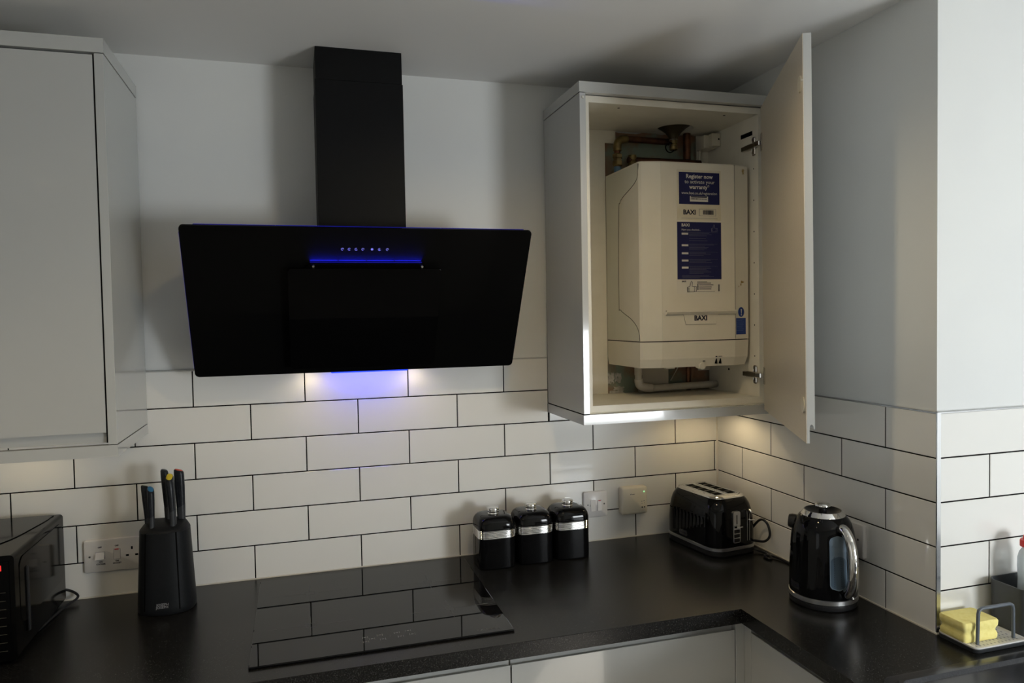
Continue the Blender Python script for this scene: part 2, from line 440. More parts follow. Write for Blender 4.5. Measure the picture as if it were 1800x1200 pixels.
# ------------------------------------------------------------------ worktop and base units
bm = B()
prism(bm, [(-1.3, 0.0), (-1.3, -0.634), (1.341, -0.634), (1.341, -1.545), (2.30, -1.545), (2.30, YD), (XR, YD), (XR, 0.0)], ZW - 0.038, ZW, 'z')
es = [e for e in bm.edges if abs(e.verts[0].co.z - ZW) < 1e-6 and abs(e.verts[1].co.z - ZW) < 1e-6 and
      ((abs(e.verts[0].co.y + 0.634) < 1e-6 and abs(e.verts[1].co.y + 0.634) < 1e-6) or (abs(e.verts[0].co.x - 1.341) < 1e-6 and abs(e.verts[1].co.x - 1.341) < 1e-6))]
bmesh.ops.bevel(bm, geom=es, offset=0.002, segments=2, profile=0.5, affect='EDGES')
wt = thing('worktop', 'dark speckled laminate worktop running in an L under the tiled walls', 'worktop', (0.5, -0.3, ZW - 0.038))
obj('slab', bm, workm, wt)
bm = B()
box(bm, -1.3, XR - 0.001, -0.0035, 0.0, ZW, ZW + 0.003)
box(bm, XR - 0.0035, XR, YD, -0.0035, ZW, ZW + 0.003)
box(bm, XR - 0.0035, 2.30, YD - 0.0035, YD, ZW, ZW + 0.003)
obj('sealant_bead', bm, sealm, wt)

def j_profile(t_in, t_out, zleaf, zlip, zfar):
    """J-pull door edge: the inner leaf ends at zleaf, the outer one at zlip with a scooped groove; zfar is the other end"""
    s = 1 if zfar > zleaf else -1; T = t_out - t_in
    q = [(0, zfar), (0, zleaf), (0.33, zleaf), (0.33, zlip + s*0.004), (0.40, zlip + s*0.008), (0.52, zlip + s*0.0105),
         (0.66, zlip + s*0.0105), (0.78, zlip + s*0.008), (0.84, zlip + s*0.004), (0.86, zlip), (1, zlip), (1, zfar)]
    return [(t_in + a*T, z) for a, z in q]

def base_unit(name, label, x0, x1, door_x):
    t = thing(name, label, 'cabinet', ((x0+x1)/2, -0.3, 0))
    obj('carcass', box(B(), x0, x1, -0.59, -0.02, 0.15, 0.871), creamm, t)
    obj('plinth', box(B(), x0, x1, -0.56, -0.54, 0.0, 0.15), cabm, t)
    bm = B(); prism(bm, j_profile(-0.592, -0.612, 0.868, 0.8475, 0.155), door_x[0], door_x[1], 'x')
    obj('door', bm, cabm, t)
    return t
base_unit('base_cabinet', 'gloss grey handleless base cabinet under the hob', 0.143, 0.740, (0.145, 0.7385))
base_unit('base_cabinet', 'gloss grey handleless base cabinet with shiny door left of the inner corner', 0.742, 1.336, (0.7425, 1.3355))
base_unit('base_cabinet', 'gloss grey handleless base cabinet under the microwave and knife block', -0.457, 0.141, (-0.455, 0.1435))
t = thing('corner_post', 'narrow gloss grey corner post where the two rows of base cabinets meet', 'panel', (1.35, -0.6, 0))
obj('post', box(B(), 1.3385, 1.3635, -0.612, -0.592, 0.15, 0.868, 0.001), cabm, t)
obj('side_post', box(B(), 1.3635, 1.382, -0.640, -0.592, 0.15, 0.868, 0.001), cabm, t)
t = thing('base_cabinet', 'gloss grey base cabinet of the right hand run, beneath the kettle', 'cabinet', (1.68, -0.94, 0))
obj('carcass', box(B(), 1.3835, 1.66, -1.24, -0.645, 0.15, 0.871), creamm, t)
bm = B(); prism(bm, [(x, z) for x, z in j_profile(1.383, 1.3635, 0.868, 0.8475, 0.155)], -1.24, -0.642, 'y')
obj('door', bm, cabm, t)
obj('plinth', box(B(), 1.42, 1.44, -1.24, -0.645, 0, 0.15), cabm, t)
t = thing('sink_cabinet', 'gloss grey base cabinet carrying the black sink', 'cabinet', (1.95, -1.3, 0))
obj('carcass', box(B(), 1.67, 2.29, -1.50, -0.91, 0.15, 0.871), creamm, t)
obj('end_panel', box(B(), 1.3635, 1.382, -1.52, -1.245, 0.15, 0.871), cabm, t)
bm = B(); prism(bm, j_profile(-1.502, -1.522, 0.868, 0.8475, 0.155), 1.385, 2.29, 'x')
obj('door', bm, cabm, t)
obj('plinth', box(B(), 1.40, 2.29, -1.48, -1.46, 0, 0.15), cabm, t)

# ------------------------------------------------------------------ left wall cabinet
XL = -0.118; YF = -0.352
lc = thing('wall_cabinet', 'closed gloss grey wall cabinet above the microwave at the left', 'cabinet', (-0.42, -0.17, 1.352))
obj('end_panel', box(B(), XL - 0.019, XL, YF, -0.001, 1.379, 2.266, 0.0006), cabm, lc)
obj('carcass', box(B(), -0.755, XL - 0.0195, YF + 0.022, -0.001, 1.381, 2.264), creamm, lc)
bm = B(); prism(bm, j_profile(YF + 0.020, YF, 1.383, 1.4075, 2.262), -0.737, XL - 0.0225, 'x')
obj('door', bm, cabm, lc)
bm = B()
prism(bm, [(-0.76, YF - 0.001), (XL + 0.001, YF - 0.001), (XL + 0.001, -0.001), (XL - 0.019, -0.001), (XL - 0.019, YF + 0.019), (-0.76, YF + 0.019)], 1.351, 1.3775, 'z')
obj('pelmet', bm, cabm, lc)
bm = B()
prism(bm, [(-0.76, YF - 0.001), (XL + 0.001, YF - 0.001), (XL + 0.001, -0.001), (XL - 0.05, -0.001), (XL - 0.05, YF + 0.05), (-0.76, YF + 0.05)], 2.268, 2.300, 'z')
obj('cornice', bm, cabm, lc)
obj('shadow_gap', box(B(), XL - 0.0224, XL - 0.0192, YF + 0.003, YF + 0.021, 1.383, 2.264), voidm, lc)
# light under it
def puck(x, y, z, label, power, **kw):
    t = thing('under_cabinet_light', label, 'lamp', (x, y, z), group='round lights under the wall cabinets')
    obj('housing', lathe(B(), [(0.030, 0), (0.032, -0.003), (0.032, -0.009), (0.026, -0.010)], (x, y, z), 28), chromer, t, 40)
    obj('lens', lathe(B(), [(0.024, -0.0101), (0.023, -0.0118)], (x, y, z), 28), led_w, t, 40)
    lamp('under_cabinet_lamp', 'SPOT', (x, y, z - 0.016), power, WARM, rot=(0, 0, 0), spot_size=math.radians(165), spot_blend=0.5, shadow_soft_size=0.02)
puck(-0.40, -0.14, 1.381, 'small round warm light under the left wall cabinet', 0.4)

# ------------------------------------------------------------------ boiler cabinet
X0 = 1.055; YB = -0.307; XI = 1.645
bc = thing('boiler_cabinet', 'gloss grey wall cabinet with open door housing the boiler', 'cabinet', (1.35, -0.15, 1.345))
obj('end_panel', box(B(), X0, X0 + 0.0185, YB, -0.001, 1.3765, 2.2745, 0.0006), cabm, bc)
obj('shadow_gap', box(B(), X0 + 0.001, X0 + 0.018, YB + 0.002, -0.001, 1.3735, 1.3765), voidm, bc)
obj('side_board', box(B(), X0 + 0.0188, X0 + 0.0365, YB + 0.022, -0.001, 1.3765, 2.2745), creamm, bc)
obj('side_board', box(B(), XI, XI + 0.018, YB + 0.022, -0.001, 1.3765, 2.2745), creamm, bc)
obj('filler_strip', box(B(), XI + 0.0182, XR - 0.001, YB + 0.012, -0.001, 1.376, 2.274), cabm, bc)
obj('bottom_board', box(B(), X0 + 0.0365, XI, YB + 0.022, -0.001, 1.3765, 1.3955), creamm, bc)
# top board with the round pipe hole
bm = B()
cx, cy, rr = 1.482, -0.072, 0.060
n = 40
inner = [(cx + rr*math.cos(2*PI*i/n), cy + rr*0.95*math.sin(2*PI*i/n)) for i in range(n)]
def outer_pt(a):
    dx, dy = math.cos(a), math.sin(a); ts = []
    if dx > 1e-6: ts.append((XI - cx)/dx)
    if dx < -1e-6: ts.append((X0 + 0.0365 - cx)/dx)
    if dy > 1e-6: ts.append((-0.001 - cy)/dy)
    if dy < -1e-6: ts.append((YB + 0.022 - cy)/dy)
    tt = min(ts); return (cx + dx*tt, cy + dy*tt)
angs = [2*PI*i/n for i in range(n)]
for (ax, ay) in ((XI, -0.001), (X0 + 0.0365, -0.001), (X0 + 0.0365, YB + 0.022), (XI, YB + 0.022)):
    a = math.atan2(ay - cy, ax - cx) % (2*PI)
    k = min(range(n), key=lambda i: abs(((angs[i]-a+PI) % (2*PI)) - PI)); angs[k] = a
outer = [outer_pt(a) for a in angs]
inner = [(cx + rr*math.cos(a), cy + rr*0.95*math.sin(a)) for a in angs]
rings(bm, [[(x, y, 2.256) for x, y in outer], [(x, y, 2.256) for x, y in inner], [(x, y, 2.2745) for x, y in inner], [(x, y, 2.2745) for x, y in outer]], closed=True)
obj('top_board', bm, creamm, bc)
# back board with the cut-outs around the boiler
bm = B()
box(bm, X0 + 0.0366, 1.262, -0.008, -0.002, 1.396, 2.2555)
box(bm, 1.60, XI - 0.0005, -0.008, -0.002, 1.46, 2.2555)
box(bm, 1.262, 1.30, -0.008, -0.002, 2.215, 2.2555)
obj('back_board', bm, creamm, bc)
bm = B()
prism(bm, [(X0 - 0.001, YB - 0.001), (XR - 0.0015, YB - 0.001), (XR - 0.0015, YB + 0.018), (X0 + 0.018, YB + 0.018), (X0 + 0.018, -0.001), (X0 - 0.001, -0.001)], 1.3455, 1.3735, 'z')
obj('pelmet', bm, cabm, bc)
obj('underside_board', box(B(), X0 + 0.019, XR - 0.002, YB + 0.019, -0.001, 1.3705, 1.3762), creamm, bc)
bm = B()
prism(bm, [(X0 - 0.001, YB - 0.001), (XR - 0.0015, YB - 0.001), (XR - 0.0015, YB + 0.06), (X0 + 0.06, YB + 0.06), (X0 + 0.06, -0.001), (X0 - 0.001, -0.001)], 2.2765, 2.306, 'z')
obj('cornice', bm, cabm, bc)
obj('bump_stop', lathe(B(), [(0.0045, 0), (0.0045, 0.0015), (0.002, 0.003)], (0, 0, 0), 16).__class__() if False else cyl(B(), (X0 + 0.0095, YB, 2.262), (X0 + 0.0095, YB - 0.003, 2.262), 0.0042, 0.003, 16), inkw, bc, 40)
obj('vent_slot', box(B(), XI - 0.0006, XI + 0.0005, -0.256, -0.196, 2.200, 2.213), voidm, bc)
bm = B()
for z in [1.52 + i*0.096 for i in range(7)]: cyl(bm, (XI - 0.0004, -0.262, z), (XI + 0.002, -0.262, z), 0.0022, n=8)
for (y, z) in ((-0.12, 1.47),): cyl(bm, (XI - 0.0004, y, z), (XI + 0.002, y, z), 0.004, n=8)
for x in (1.20, 1.55): cyl(bm, (x, -0.25, 2.2556), (x, -0.25, 2.258), 0.004, n=8)
hl = obj('shelf_pin_holes', bm, voidm, bc); hl['kind'] = 'stuff'

# the open door
HX, HY, TH, DW, DT = 1.640, -0.3100, 0.469, 0.588, 0.0185
ZB, ZT = 1.377, 2.268
def door_place(bm):
    # local: u along the door from the hinge (x), t thickness from inner face (y), z ; placed and hung slightly out of true
    M = Matrix(((-math.sin(TH), math.cos(TH), 0, HX), (-math.cos(TH), -math.sin(TH), 0, HY), (0, 0, 1, 0), (0, 0, 0, 1)))
    bmesh.ops.transform(bm, matrix=M, verts=bm.verts)
    for v in bm.verts:
        k = (v.co.z - 1.8)*-0.0075; v.co.x += k
    return bm
bm = B(); prism(bm, j_profile(0.0015, DT, ZB - 0.018, ZB + 0.014, ZT), 0, DW, 'x')
dr = obj('door', door_place(bm), cabm, bc)
bm = B(); box(bm, 0.001, DW - 0.0005, 0.0, 0.0015, ZB - 0.018, ZT)
obj('inner_face', door_place(bm), doorinm, dr)
for z in (2.165, ZB + 0.066):
    bm = B(); cyl(bm, (DW - 0.026, 0.0, z), (DW - 0.026, -0.003, z), 0.019, 0.018, 32)
    obj('cover_cap', door_place(bm), creampl, dr, 40)
obj('bump_stop', door_place(cyl(B(), (DW - 0.004, 0.0, 2.167), (DW - 0.004, -0.003, 2.167), 0.0035, 0.002, 12)), inkw, dr)
for z in (2.163, 1.463):
    bm = B()
    box(bm, 1.6315, XI, -0.285, -0.232, z - 0.0085, z + 0.0085, 0.002)      # arm base
    box(bm, 1.640, XI, -0.276, -0.258, z - 0.028, z + 0.028, 0.004)       # mounting plate
    box(bm, 1.632, 1.641, -0.245, -0.215, z - 0.007, z + 0.007, 0.001)
    h = obj('hinge', bm, steelm, bc)
    bm = B(); box(bm, 1.628, 1.638, -0.312, -0.284, z - 0.008, z + 0.008, 0.002)
    obj('hinge_arm', bm, chrome, h)
    bm = B(); box(bm, 0.004, 0.024, -0.0025, 0.0, z - 0.026, z + 0.026, 0.001)
    obj('hinge_cup_plate', door_place(bm), steelm, h)
    bm = B()
    for dz in (-0.020, 0.0, 0.020): cyl(bm, (1.6395, -0.267, z + dz), (1.6375 if dz else 1.632, -0.267, z + dz), 0.0042, n=10)
    obj('screws', bm, steelm, h)
puck(1.55, -0.17, 1.3705, 'small round warm light under the boiler cabinet', 1.2)

# ------------------------------------------------------------------ boiler
bo = thing('boiler', 'cream combination boiler with blue stickers inside the open cabinet', 'boiler', (1.44, -0.13, 1.495))
bx0, bx1 = 1.263, 1.634
def boiler_sec(z, s=0.0, sb=0.0):
    return [(bx0 + sb, -0.009, z), (bx0 + s*0.4, -0.243 + s, z), (bx0 + 0.006 + s*0.4, -0.252 + s, z), (1.325, -0.2655 + s, z), (1.574, -0.2655 + s, z), (1.629 - s*0.5, -0.252 + s, z), (bx1 - s*0.6, -0.243 + s, z), (bx1 - sb, -0.009, z)]
bm = B(); rings(bm, [boiler_sec(1.5745), boiler_sec(2.102), boiler_sec(2.106, 0.004)])
obj('casing', bm, boilm, bo)
bm = B(); rings(bm, [boiler_sec(1.494, 0.012, 0.004), boiler_sec(1.520, 0.003), boiler_sec(1.5715)])
obj('lower_cover', bm, boilm, bo)
bm = B(); rings(bm, [boiler_sec(1.5710, 0.003), boiler_sec(1.5750, 0.003)])
obj('cover_joint', bm, seamm, bo)
# curved seams of the side cheek
pts = [(-0.2440, 2.100), (-0.2410, 2.0778), (-0.2333, 2.0557), (-0.1984, 2.038), (-0.1382, 2.0185), (-0.1150, 2.003), (-0.1070, 1.9726), (-0.1000, 1.6966), (-0.1112, 1.6695), (-0.1874, 1.6405), (-0.2253, 1.6169), (-0.2400, 1.5950), (-0.2425, 1.5755)]
obj('cheek_seam', tube(B(), [(bx0 + 0.0002, p.x, p.y) for p in smooth_path([Vector((y, z, 0)) for y, z in pts], 5)], 0.0011, 6), seamm, bo)
# cheek panel: slightly greener plastic behind the seam
sp = smooth_path([Vector((y, z, 0)) for y, z in pts], 5)
poly = [(p.x, p.y) for p in sp] + [(-0.2425, 1.5755), (-0.2425, 2.10)]
bm = B()
f = [bm.verts.new((bx0 - 0.0004, y, z)) for y, z in ([(p.x, p.y) for p in sp])] + [bm.verts.new((bx0 - 0.0004, -0.012, 1.5765)), bm.verts.new((bx0 - 0.0004, -0.012, 2.100))]
bm.faces.new(f); r = bmesh.ops.extrude_face_region(bm, geom=bm.faces[:]); bmesh.ops.translate(bm, vec=(0.0008, 0, 0), verts=[v for v in r['geom'] if isinstance(v, bmesh.types.BMVert)])
obj('side_cheek', bm, boilsd, bo)
obj('front_seam', box(B(), 1.5735, 1.5745, -0.2660, -0.262, 1.576, 2.104), seamm, bo)
obj('front_ridge', box(B(), 1.3245, 1.3255, -0.2660, -0.263, 1.576, 2.104), boilsd, bo)
# drop-down panel lip
bm = B(); prism(bm, [(-0.262, 1.660), (-0.275, 1.6645), (-0.2765, 1.6600), (-0.270, 1.6525), (-0.2655, 1.6520)], 1.337, 1.5735, 'x')
obj('panel_lip', bm, boilm, bo)
obj('lip_shadow_gap', box(B(), 1.3375, 1.573, -0.2662, -0.264, 1.6605, 1.6645), seamm, bo)
obj('name_plate', prism(B(), [(1.396, 1.6525), (1.513, 1.6525), (1.506, 1.6225), (1.403, 1.6225)], -0.2672, -0.264, 'y'), boilm, bo)
bm = B()
tube(bm, [(1.337, -0.2658, 1.6518), (1.396, -0.2664, 1.6518), (1.403, -0.2668, 1.6222), (1.506, -0.2668, 1.6222), (1.513, -0.2664, 1.6518), (1.5735, -0.2658, 1.6518)], 0.0005, 5)
obj('panel_outline', bm, seamm, bo)
text('name_lettering', 'BAXI', 0.0205, face_y(1.4535, -0.2674, 1.6405), inkm, bo, bold=0.0009)
obj('moulded_line', box(B(), 1.4137, 1.4675, -0.2652, -0.262, 1.5635, 1.5650), boilsd, bo)
bm = B()
for x in (1.5085, 1.5224): prism(bm, [(x - 0.0022, 1.501), (x, 1.517), (x + 0.0022, 1.501)], -0.2660, -0.255, 'y')
stuff(obj('indicator_slots', bm, voidm, bo))
bm = B(); box(bm, 1.5060, 1.5105, -0.2650, -0.262, 1.5215, 1.5245); box(bm, 1.516, 1.527, -0.2650, -0.262, 1.5225, 1.5240); box(bm, 1.462, 1.469, -0.2642, -0.262, 1.508, 1.5092); box(bm, 1.462, 1.469, -0.2642, -0.262, 1.5108, 1.512)
stuff(obj('printed_marks', bm, inkm, bo))
bm = B(); cyl(bm, (1.462, -0.236, 1.499), (1.462, -0.262, 1.495), 0.012, 0.010, 20)
obj('control_knob', bm, boilm, bo, 40)
obj('casing_clip', box(B(), 1.345, 1.375, -0.249, -0.235, 1.490, 1.496, 0.001), boilm, bo)
# stickers
ys = -0.2661
st = obj('warranty_sticker', box(B(), 1.378, 1.5265, ys, -0.264, 1.934, 2.0835), tapem, bo, label='warranty registration sticker, navy over cream')
obj('navy_panel', box(B(), 1.3845, 1.5215, ys - 0.0003, -0.264, 1.9815, 2.0765), navy, st)
FY = ys - 0.0006
text('lettering', 'Register now', 0.0168, face_y(1.453, FY, 2.0640), inkw, st, bold=0.0004)
text('lettering', 'to activate your', 0.0158, face_y(1.454, FY, 2.0480), inkw, st)
text('lettering', 'warranty*', 0.0168, face_y(1.453, FY, 2.0325), inkw, st, bold=0.0003)
text('lettering', 'www.baxi.co.uk/registration', 0.0115, face_y(1.453, FY, 2.0145), inkw, st, sx=0.92)
bm = B(); box(bm, 1.421, 1.482, FY, -0.264, 1.9895, 2.0055)
obj('serial_label', bm, inkw, st)
bm = B(); random.seed(5); x = 1.424
while x < 1.478:
    wv = random.choice((0.0006, 0.001, 0.0015)); box(bm, x, x + wv, FY - 0.0003, -0.264, 1.9955, 1.9995); x += wv + random.choice((0.0007, 0.0012))
box(bm, 1.424, 1.478, FY - 0.0003, -0.264, 2.0015, 2.005)
stuff(obj('serial_barcode', bm, inkm, st))
text('lettering', 'BAXI', 0.0195, face_y(1.419, FY, 1.9570), inkm, st, bold=0.0007)
bm = B()
for (a, b, c_, d) in ((1.452, 1.5085, 1.9475, 1.9482), (1.452, 1.5085, 1.9672, 1.9679), (1.452, 1.4527, 1.9475, 1.9679), (1.5078, 1.5085, 1.9475, 1.9679), (1.392, 1.514, 1.9395, 1.9402)): box(bm, a, b, FY, -0.264, c_, d)
obj('barcode_box', bm, inkg, st)
bm = B(); x = 1.465
while x < 1.500:
    wv = random.choice((0.0006, 0.001, 0.0016)); box(bm, x, x + wv, FY, -0.264, 1.9515, 1.9645); x += wv + random.choice((0.0007, 0.0011))
stuff(obj('barcode', bm, inkm, st))
st = obj('checklist_sticker', box(B(), 1.3765, 1.5265, ys, -0.264, 1.7135, 1.929), paperm, bo, label='navy checklist sticker with cream strip below')
obj('navy_panel', box(B(), 1.3770, 1.5262, ys - 0.0003, -0.264, 1.7575, 1.9285), navy, st)
text('lettering', 'BAXI', 0.0125, face_y(1.3915, FY, 1.9190), inkw, st, align='LEFT', bold=0.0003)
text('lettering', 'Have you checked...', 0.0080, face_y(1.3915, FY, 1.9055), inkw, st, align='LEFT')
bm = B(); bmw = B()
zz = [1.8935, 1.859, 1.835, 1.8135, 1.7925]
for i, z in enumerate(zz):
    box(bmw, 1.392, 1.414, FY, -0.264, z - 0.0028, z + 0.0028)
    box(bm, 1.3925, 1.514, FY, -0.264, z + 0.0042, z + 0.0045)
    nl = (7, 5, 3, 3, 6)[i]
    for k in range(nl):
        if i == 0 and k in (3, 5): continue
        zz_ = z + 0.002 - k*0.0037
        if zz_ < 1.762: break
        box(bm, 1.417, 1.417 + random.uniform(0.045, 0.085), FY, -0.264, zz_ - 0.0006, zz_)
for z in (1.7685, 1.7655, 1.7625): box(bm, 1.392, random.uniform(1.45, 1.505), FY, -0.264, z - 0.0006, z)
stuff(obj('small_print', bm, inkg, st)); stuff(obj('heading_labels', bmw, inkw, st))
def thumb(cx, cz, s, m_, name):
    # outline of a fist with the thumb up
    o = [(-0.45, -0.5), (-0.45, 0.05), (-0.15, 0.1), (-0.02, 0.55), (0.08, 0.75), (0.2, 0.6), (0.15, 0.12), (0.45, 0.1), (0.5, -0.05), (0.42, -0.5)]
    pts = [(cx + a*s, FY + 0.0001, cz + b*s) for a, b in o]
    bm = tube(B(), pts, s*0.028, 5, closed=True)
    for k in range(3): tube(bm, [(cx - 0.45*s, FY + 0.0001, cz + (-0.08 - k*0.15)*s), (cx - 0.2*s, FY + 0.0001, cz + (-0.09 - k*0.15)*s)], s*0.025, 5)
    box(bm, cx + 0.47*s, cx + 0.72*s, FY, -0.264, cz - 0.45*s, cz + 0.1*s) if False else tube(bm, [(cx + 0.5*s, FY + 0.0001, cz + 0.1*s), (cx + 0.75*s, FY + 0.0001, cz + 0.1*s), (cx + 0.72*s, FY + 0.0001, cz - 0.48*s), (cx + 0.45*s, FY + 0.0001, cz - 0.48*s)], s*0.028, 5)
    obj(name, bm, m_, st)
thumb(1.5005, 1.9095, 0.017, inkg, 'hand_symbol'); thumb(1.4215, 1.7330, 0.026, inkm, 'thumb_symbol')
text('lettering', 'BAXI', 0.0062, face_y(1.3915, FY, 1.7510), inkm, st, align='LEFT', bold=0.0003)
bm = B()
for (z, x1_) in ((1.7500, 1.4765), (1.7465, 1.4900)): box(bm, 1.443, x1_, FY, -0.264, z - 0.001, z + 0.0007)
for z in (1.7405, 1.7345, 1.7285): box(bm, 1.443, 1.447, FY, -0.264, z - 0.002, z + 0.002); box(bm, 1.449, random.uniform(1.487, 1.502), FY, -0.264, z - 0.0009, z + 0.0009)
box(bm, 1.443, 1.503, FY, -0.264, 1.7212, 1.7220)
x = 1.7215
while x < 1.742: box(bm, 1.5145, 1.5195, FY, -0.264, x, x + 0.0008); x += 0.0013
stuff(obj('instructions_print', bm, inkm, st))
ysr = -0.2640
# stickers on the sloping right hand edge
def slope(x): return -0.2655 + (x - 1.574)/(1.629 - 1.574)*0.0135
def slab_on_slope(x0, x1, z0, z1, e=0.0008):
    bm = B(); rings(bm, [[(x0, slope(x0) - e, z0), (x1, slope(x1) - e, z0), (x1, slope(x1) - e, z1), (x0, slope(x0) - e, z1)],
                         [(x0, slope(x0) + 0.001, z0), (x1, slope(x1) + 0.001, z0), (x1, slope(x1) + 0.001, z1), (x0, slope(x0) + 0.001, z1)]]); return bm
ob = obj('instruction_sticker', slab_on_slope(1.5775, 1.6175, 1.5885, 1.6385), bluepr, bo, label='small blue instruction sticker')
bm = B()
for k in range(9):
    z = 1.6345 - k*0.0042; b2 = slab_on_slope(1.579, 1.579 + random.uniform(0.022, 0.031), z - 0.0006, z + 0.0004, 0.0011)
    tmp = bpy.data.meshes.new('t'); b2.to_mesh(tmp); b2.free(); bm.from_mesh(tmp); bpy.data.meshes.remove(tmp)
obj('small_print', bm, mat('pale_blue_ink', (0.10, 0.16, 0.36), 0.5), ob)
bm = B(); rings(bm, [[(1.5985 + 0.0125*math.cos(2*PI*i/32), slope(1.5985 + 0.0125*math.cos(2*PI*i/32)) - e, 1.6570 + 0.0150*math.sin(2*PI*i/32)) for i in range(32)] for e in (0.0008, -0.001)])
ob = obj('warning_sticker', bm, bluepr, bo, label='round blue sticker with a white exclamation mark')
bm = B(); prism(bm, [(1.5965, 1.6660), (1.6005, 1.6660), (1.5992, 1.6520), (1.5978, 1.6520)], slope(1.5985) - 0.0018, slope(1.5985) + 0.001, 'y')
prism(bm, [(1.5985 + 0.0018*math.cos(a*PI/5), 1.6485 + 0.0018*math.sin(a*PI/5)) for a in range(10)], slope(1.5985) - 0.0018, slope(1.5985) + 0.001, 'y')
obj('exclamation_mark', bm, inkw, ob)
def blob(cx, cz, w_, h_, seed, m_=stainm):
    random.seed(seed); q = []
    for i in range(14):
        a = 2*PI*i/14; k = random.uniform(0.55, 1.1); q.append((cx + w_*k*math.cos(a), cz + h_*k*math.sin(a)))
    bm = B(); rings(bm, [[(x, slope(x) - 0.0005, z) for x, z in q], [(x, slope(x) + 0.001, z) for x, z in q]]); obj('stain', bm, m_, bo)
blob(1.6105, 2.087, 0.0055, 0.010, 1); blob(1.6040, 1.749, 0.0075, 0.0042, 2); blob(1.5985, 1.742, 0.0028, 0.0045, 3); blob(1.590, 1.736, 0.0012, 0.004, 4)
# ------------------------------------------------------------------ pipework
cp = thing('copper_pipe', 'old copper gas pipe bending behind the boiler top left', 'pipe', (1.29, -0.05, 2.107))
pth = [(1.287, -0.05, 2.107), (1.287, -0.05, 2.19), (1.290, -0.05, 2.208), (1.300, -0.048, 2.217), (1.318, -0.045, 2.221), (1.48, -0.035, 2.222)]
obj('pipe', tube(B(), smooth_path(pth, 5), 0.0105, 14), copper, cp, True)
obj('elbow_fitting', tube(B(), smooth_path([(1.287, -0.05, 2.180), (1.2885, -0.05, 2.203), (1.300, -0.048, 2.217), (1.322, -0.045, 2.2215)], 5), 0.0135, 14), brass, cp, True)
obj('compression_nut', lathe(B(), [(0.015, 0), (0.017, 0.003), (0.017, 0.016), (0.014, 0.018), (0.014, 0.024), (0.017, 0.026), (0.017, 0.036), (0.012, 0.040)], (1.287, -0.05, 2.132), 6), brass, cp)
obj('blue_sleeve', cyl(B(), (1.287, -0.05, 2.104), (1.287, -0.05, 2.130), 0.0115, n=16), mat('blue_sleeve', (0.10, 0.20, 0.30), 0.4), cp, 40)
cp = thing('copper_pipe', 'dark horizontal copper pipe low along the wall just above the boiler', 'pipe', (1.46, -0.03, 2.14))
obj('pipe', cyl(B(), (1.335, -0.028, 2.158), (1.60, -0.028, 2.158), 0.011, n=14), copper, cp, 40)
obj('end_fitting', lathe(B(), [(0.014, 0), (0.016, 0.004), (0.016, 0.02), (0.012, 0.03), (0.014, 0.034), (0.014, 0.046)], (1.350, -0.028, 2.128), 12), brass, cp, 40)
cp = thing('copper_pipe', 'short vertical copper pipe rising through the cabinet top near the junction box', 'pipe', (1.555, -0.03, 2.17))
obj('pipe', cyl(B(), (1.552, -0.026, 2.168), (1.552, -0.026, 2.255), 0.0125, n=14), copper, cp, 40)
cp = thing('pressure_valve', 'dull brass valve with a flared collar hanging from the hole in the cabinet top', 'valve', (1.482, -0.062, 2.256))
obj('flared_collar', lathe(B(), [(0.0125, -0.034), (0.0165, -0.022), (0.026, -0.008), (0.040, 0.004), (0.055, 0.014), (0.053, 0.0142), (0.036, 0.006), (0.018, -0.006)], (1.482, -0.062, 2.254), 28), mat('dark_bronze', (0.075, 0.06, 0.035), 0.5, metal=0.7), cp, 40)
obj('neck_ring', cyl(B(), (1.482, -0.062, 2.222), (1.482, -0.062, 2.225), 0.0135, n=20), pipew, cp)
obj('valve_body', lathe(B(), [(0.009, 0), (0.0135, 0.003), (0.0135, 0.014), (0.010, 0.016), (0.010, 0.020), (0.0125, 0.022), (0.0125, 0.034)], (1.482, -0.062, 2.188), 12), brass, cp, 40)
obj('pull_ring', tube(B(), [(1.482 - 0.016 + 0.016*math.cos(2*PI*i/20), -0.068, 2.196 + 0.016*math.sin(2*PI*i/20)) for i in range(20)], 0.0018, 6, closed=True), voidm, cp)
jb = thing('junction_box', 'cream electrical junction box at the upper right inside the boiler cabinet', 'box', (1.61, -0.05, 2.20))
obj('box', box(B(), 1.596, 1.640, -0.062, -0.009, 2.202, 2.246, 0.003), creampl, jb)
obj('cover', box(B(), 1.612, 1.644, -0.085, -0.058, 2.205, 2.247, 0.002), creampl, jb)
obj('screw', cyl(B(), (1.636, -0.086, 2.228), (1.636, -0.084, 2.228), 0.003, n=10), voidm, jb)
obj('cable', cyl(B(), (1.604, -0.02, 2.108), (1.604, -0.02, 2.203), 0.0035, n=8), creampl, jb)
wp = thing('waste_pipe', 'off-white plastic condensate pipe bending along the wall beneath the boiler', 'pipe', (1.35, -0.06, 1.40))
obj('pipe', tube(B(), smooth_path([(1.347, -0.06, 1.4925), (1.347, -0.06, 1.440), (1.350, -0.06, 1.428), (1.362, -0.062, 1.419), (1.385, -0.062, 1.4125), (1.41, -0.06, 1.4125), (1.642, -0.05, 1.4165)], 6), 0.0115, 14), pipew, wp, True)
obj('coupling', cyl(B(), (1.347, -0.06, 1.458), (1.347, -0.06, 1.4905), 0.0128, n=16), pipew, wp, 40)
obj('bend_fitting', tube(B(), smooth_path([(1.347, -0.06, 1.445), (1.350, -0.06, 1.428), (1.362, -0.062, 1.419), (1.395, -0.062, 1.4125)], 5), 0.0140, 14), pipew, wp, True)
bx = thing('junction_box', 'grey-beige box on the wall below the boiler behind the white pipe', 'box', (1.41, -0.02, 1.396))
obj('box', box(B(), 1.372, 1.470, -0.038, -0.002, 1.397, 1.492, 0.002), mat('beige_metal', (0.42, 0.39, 0.33), 0.5), bx)
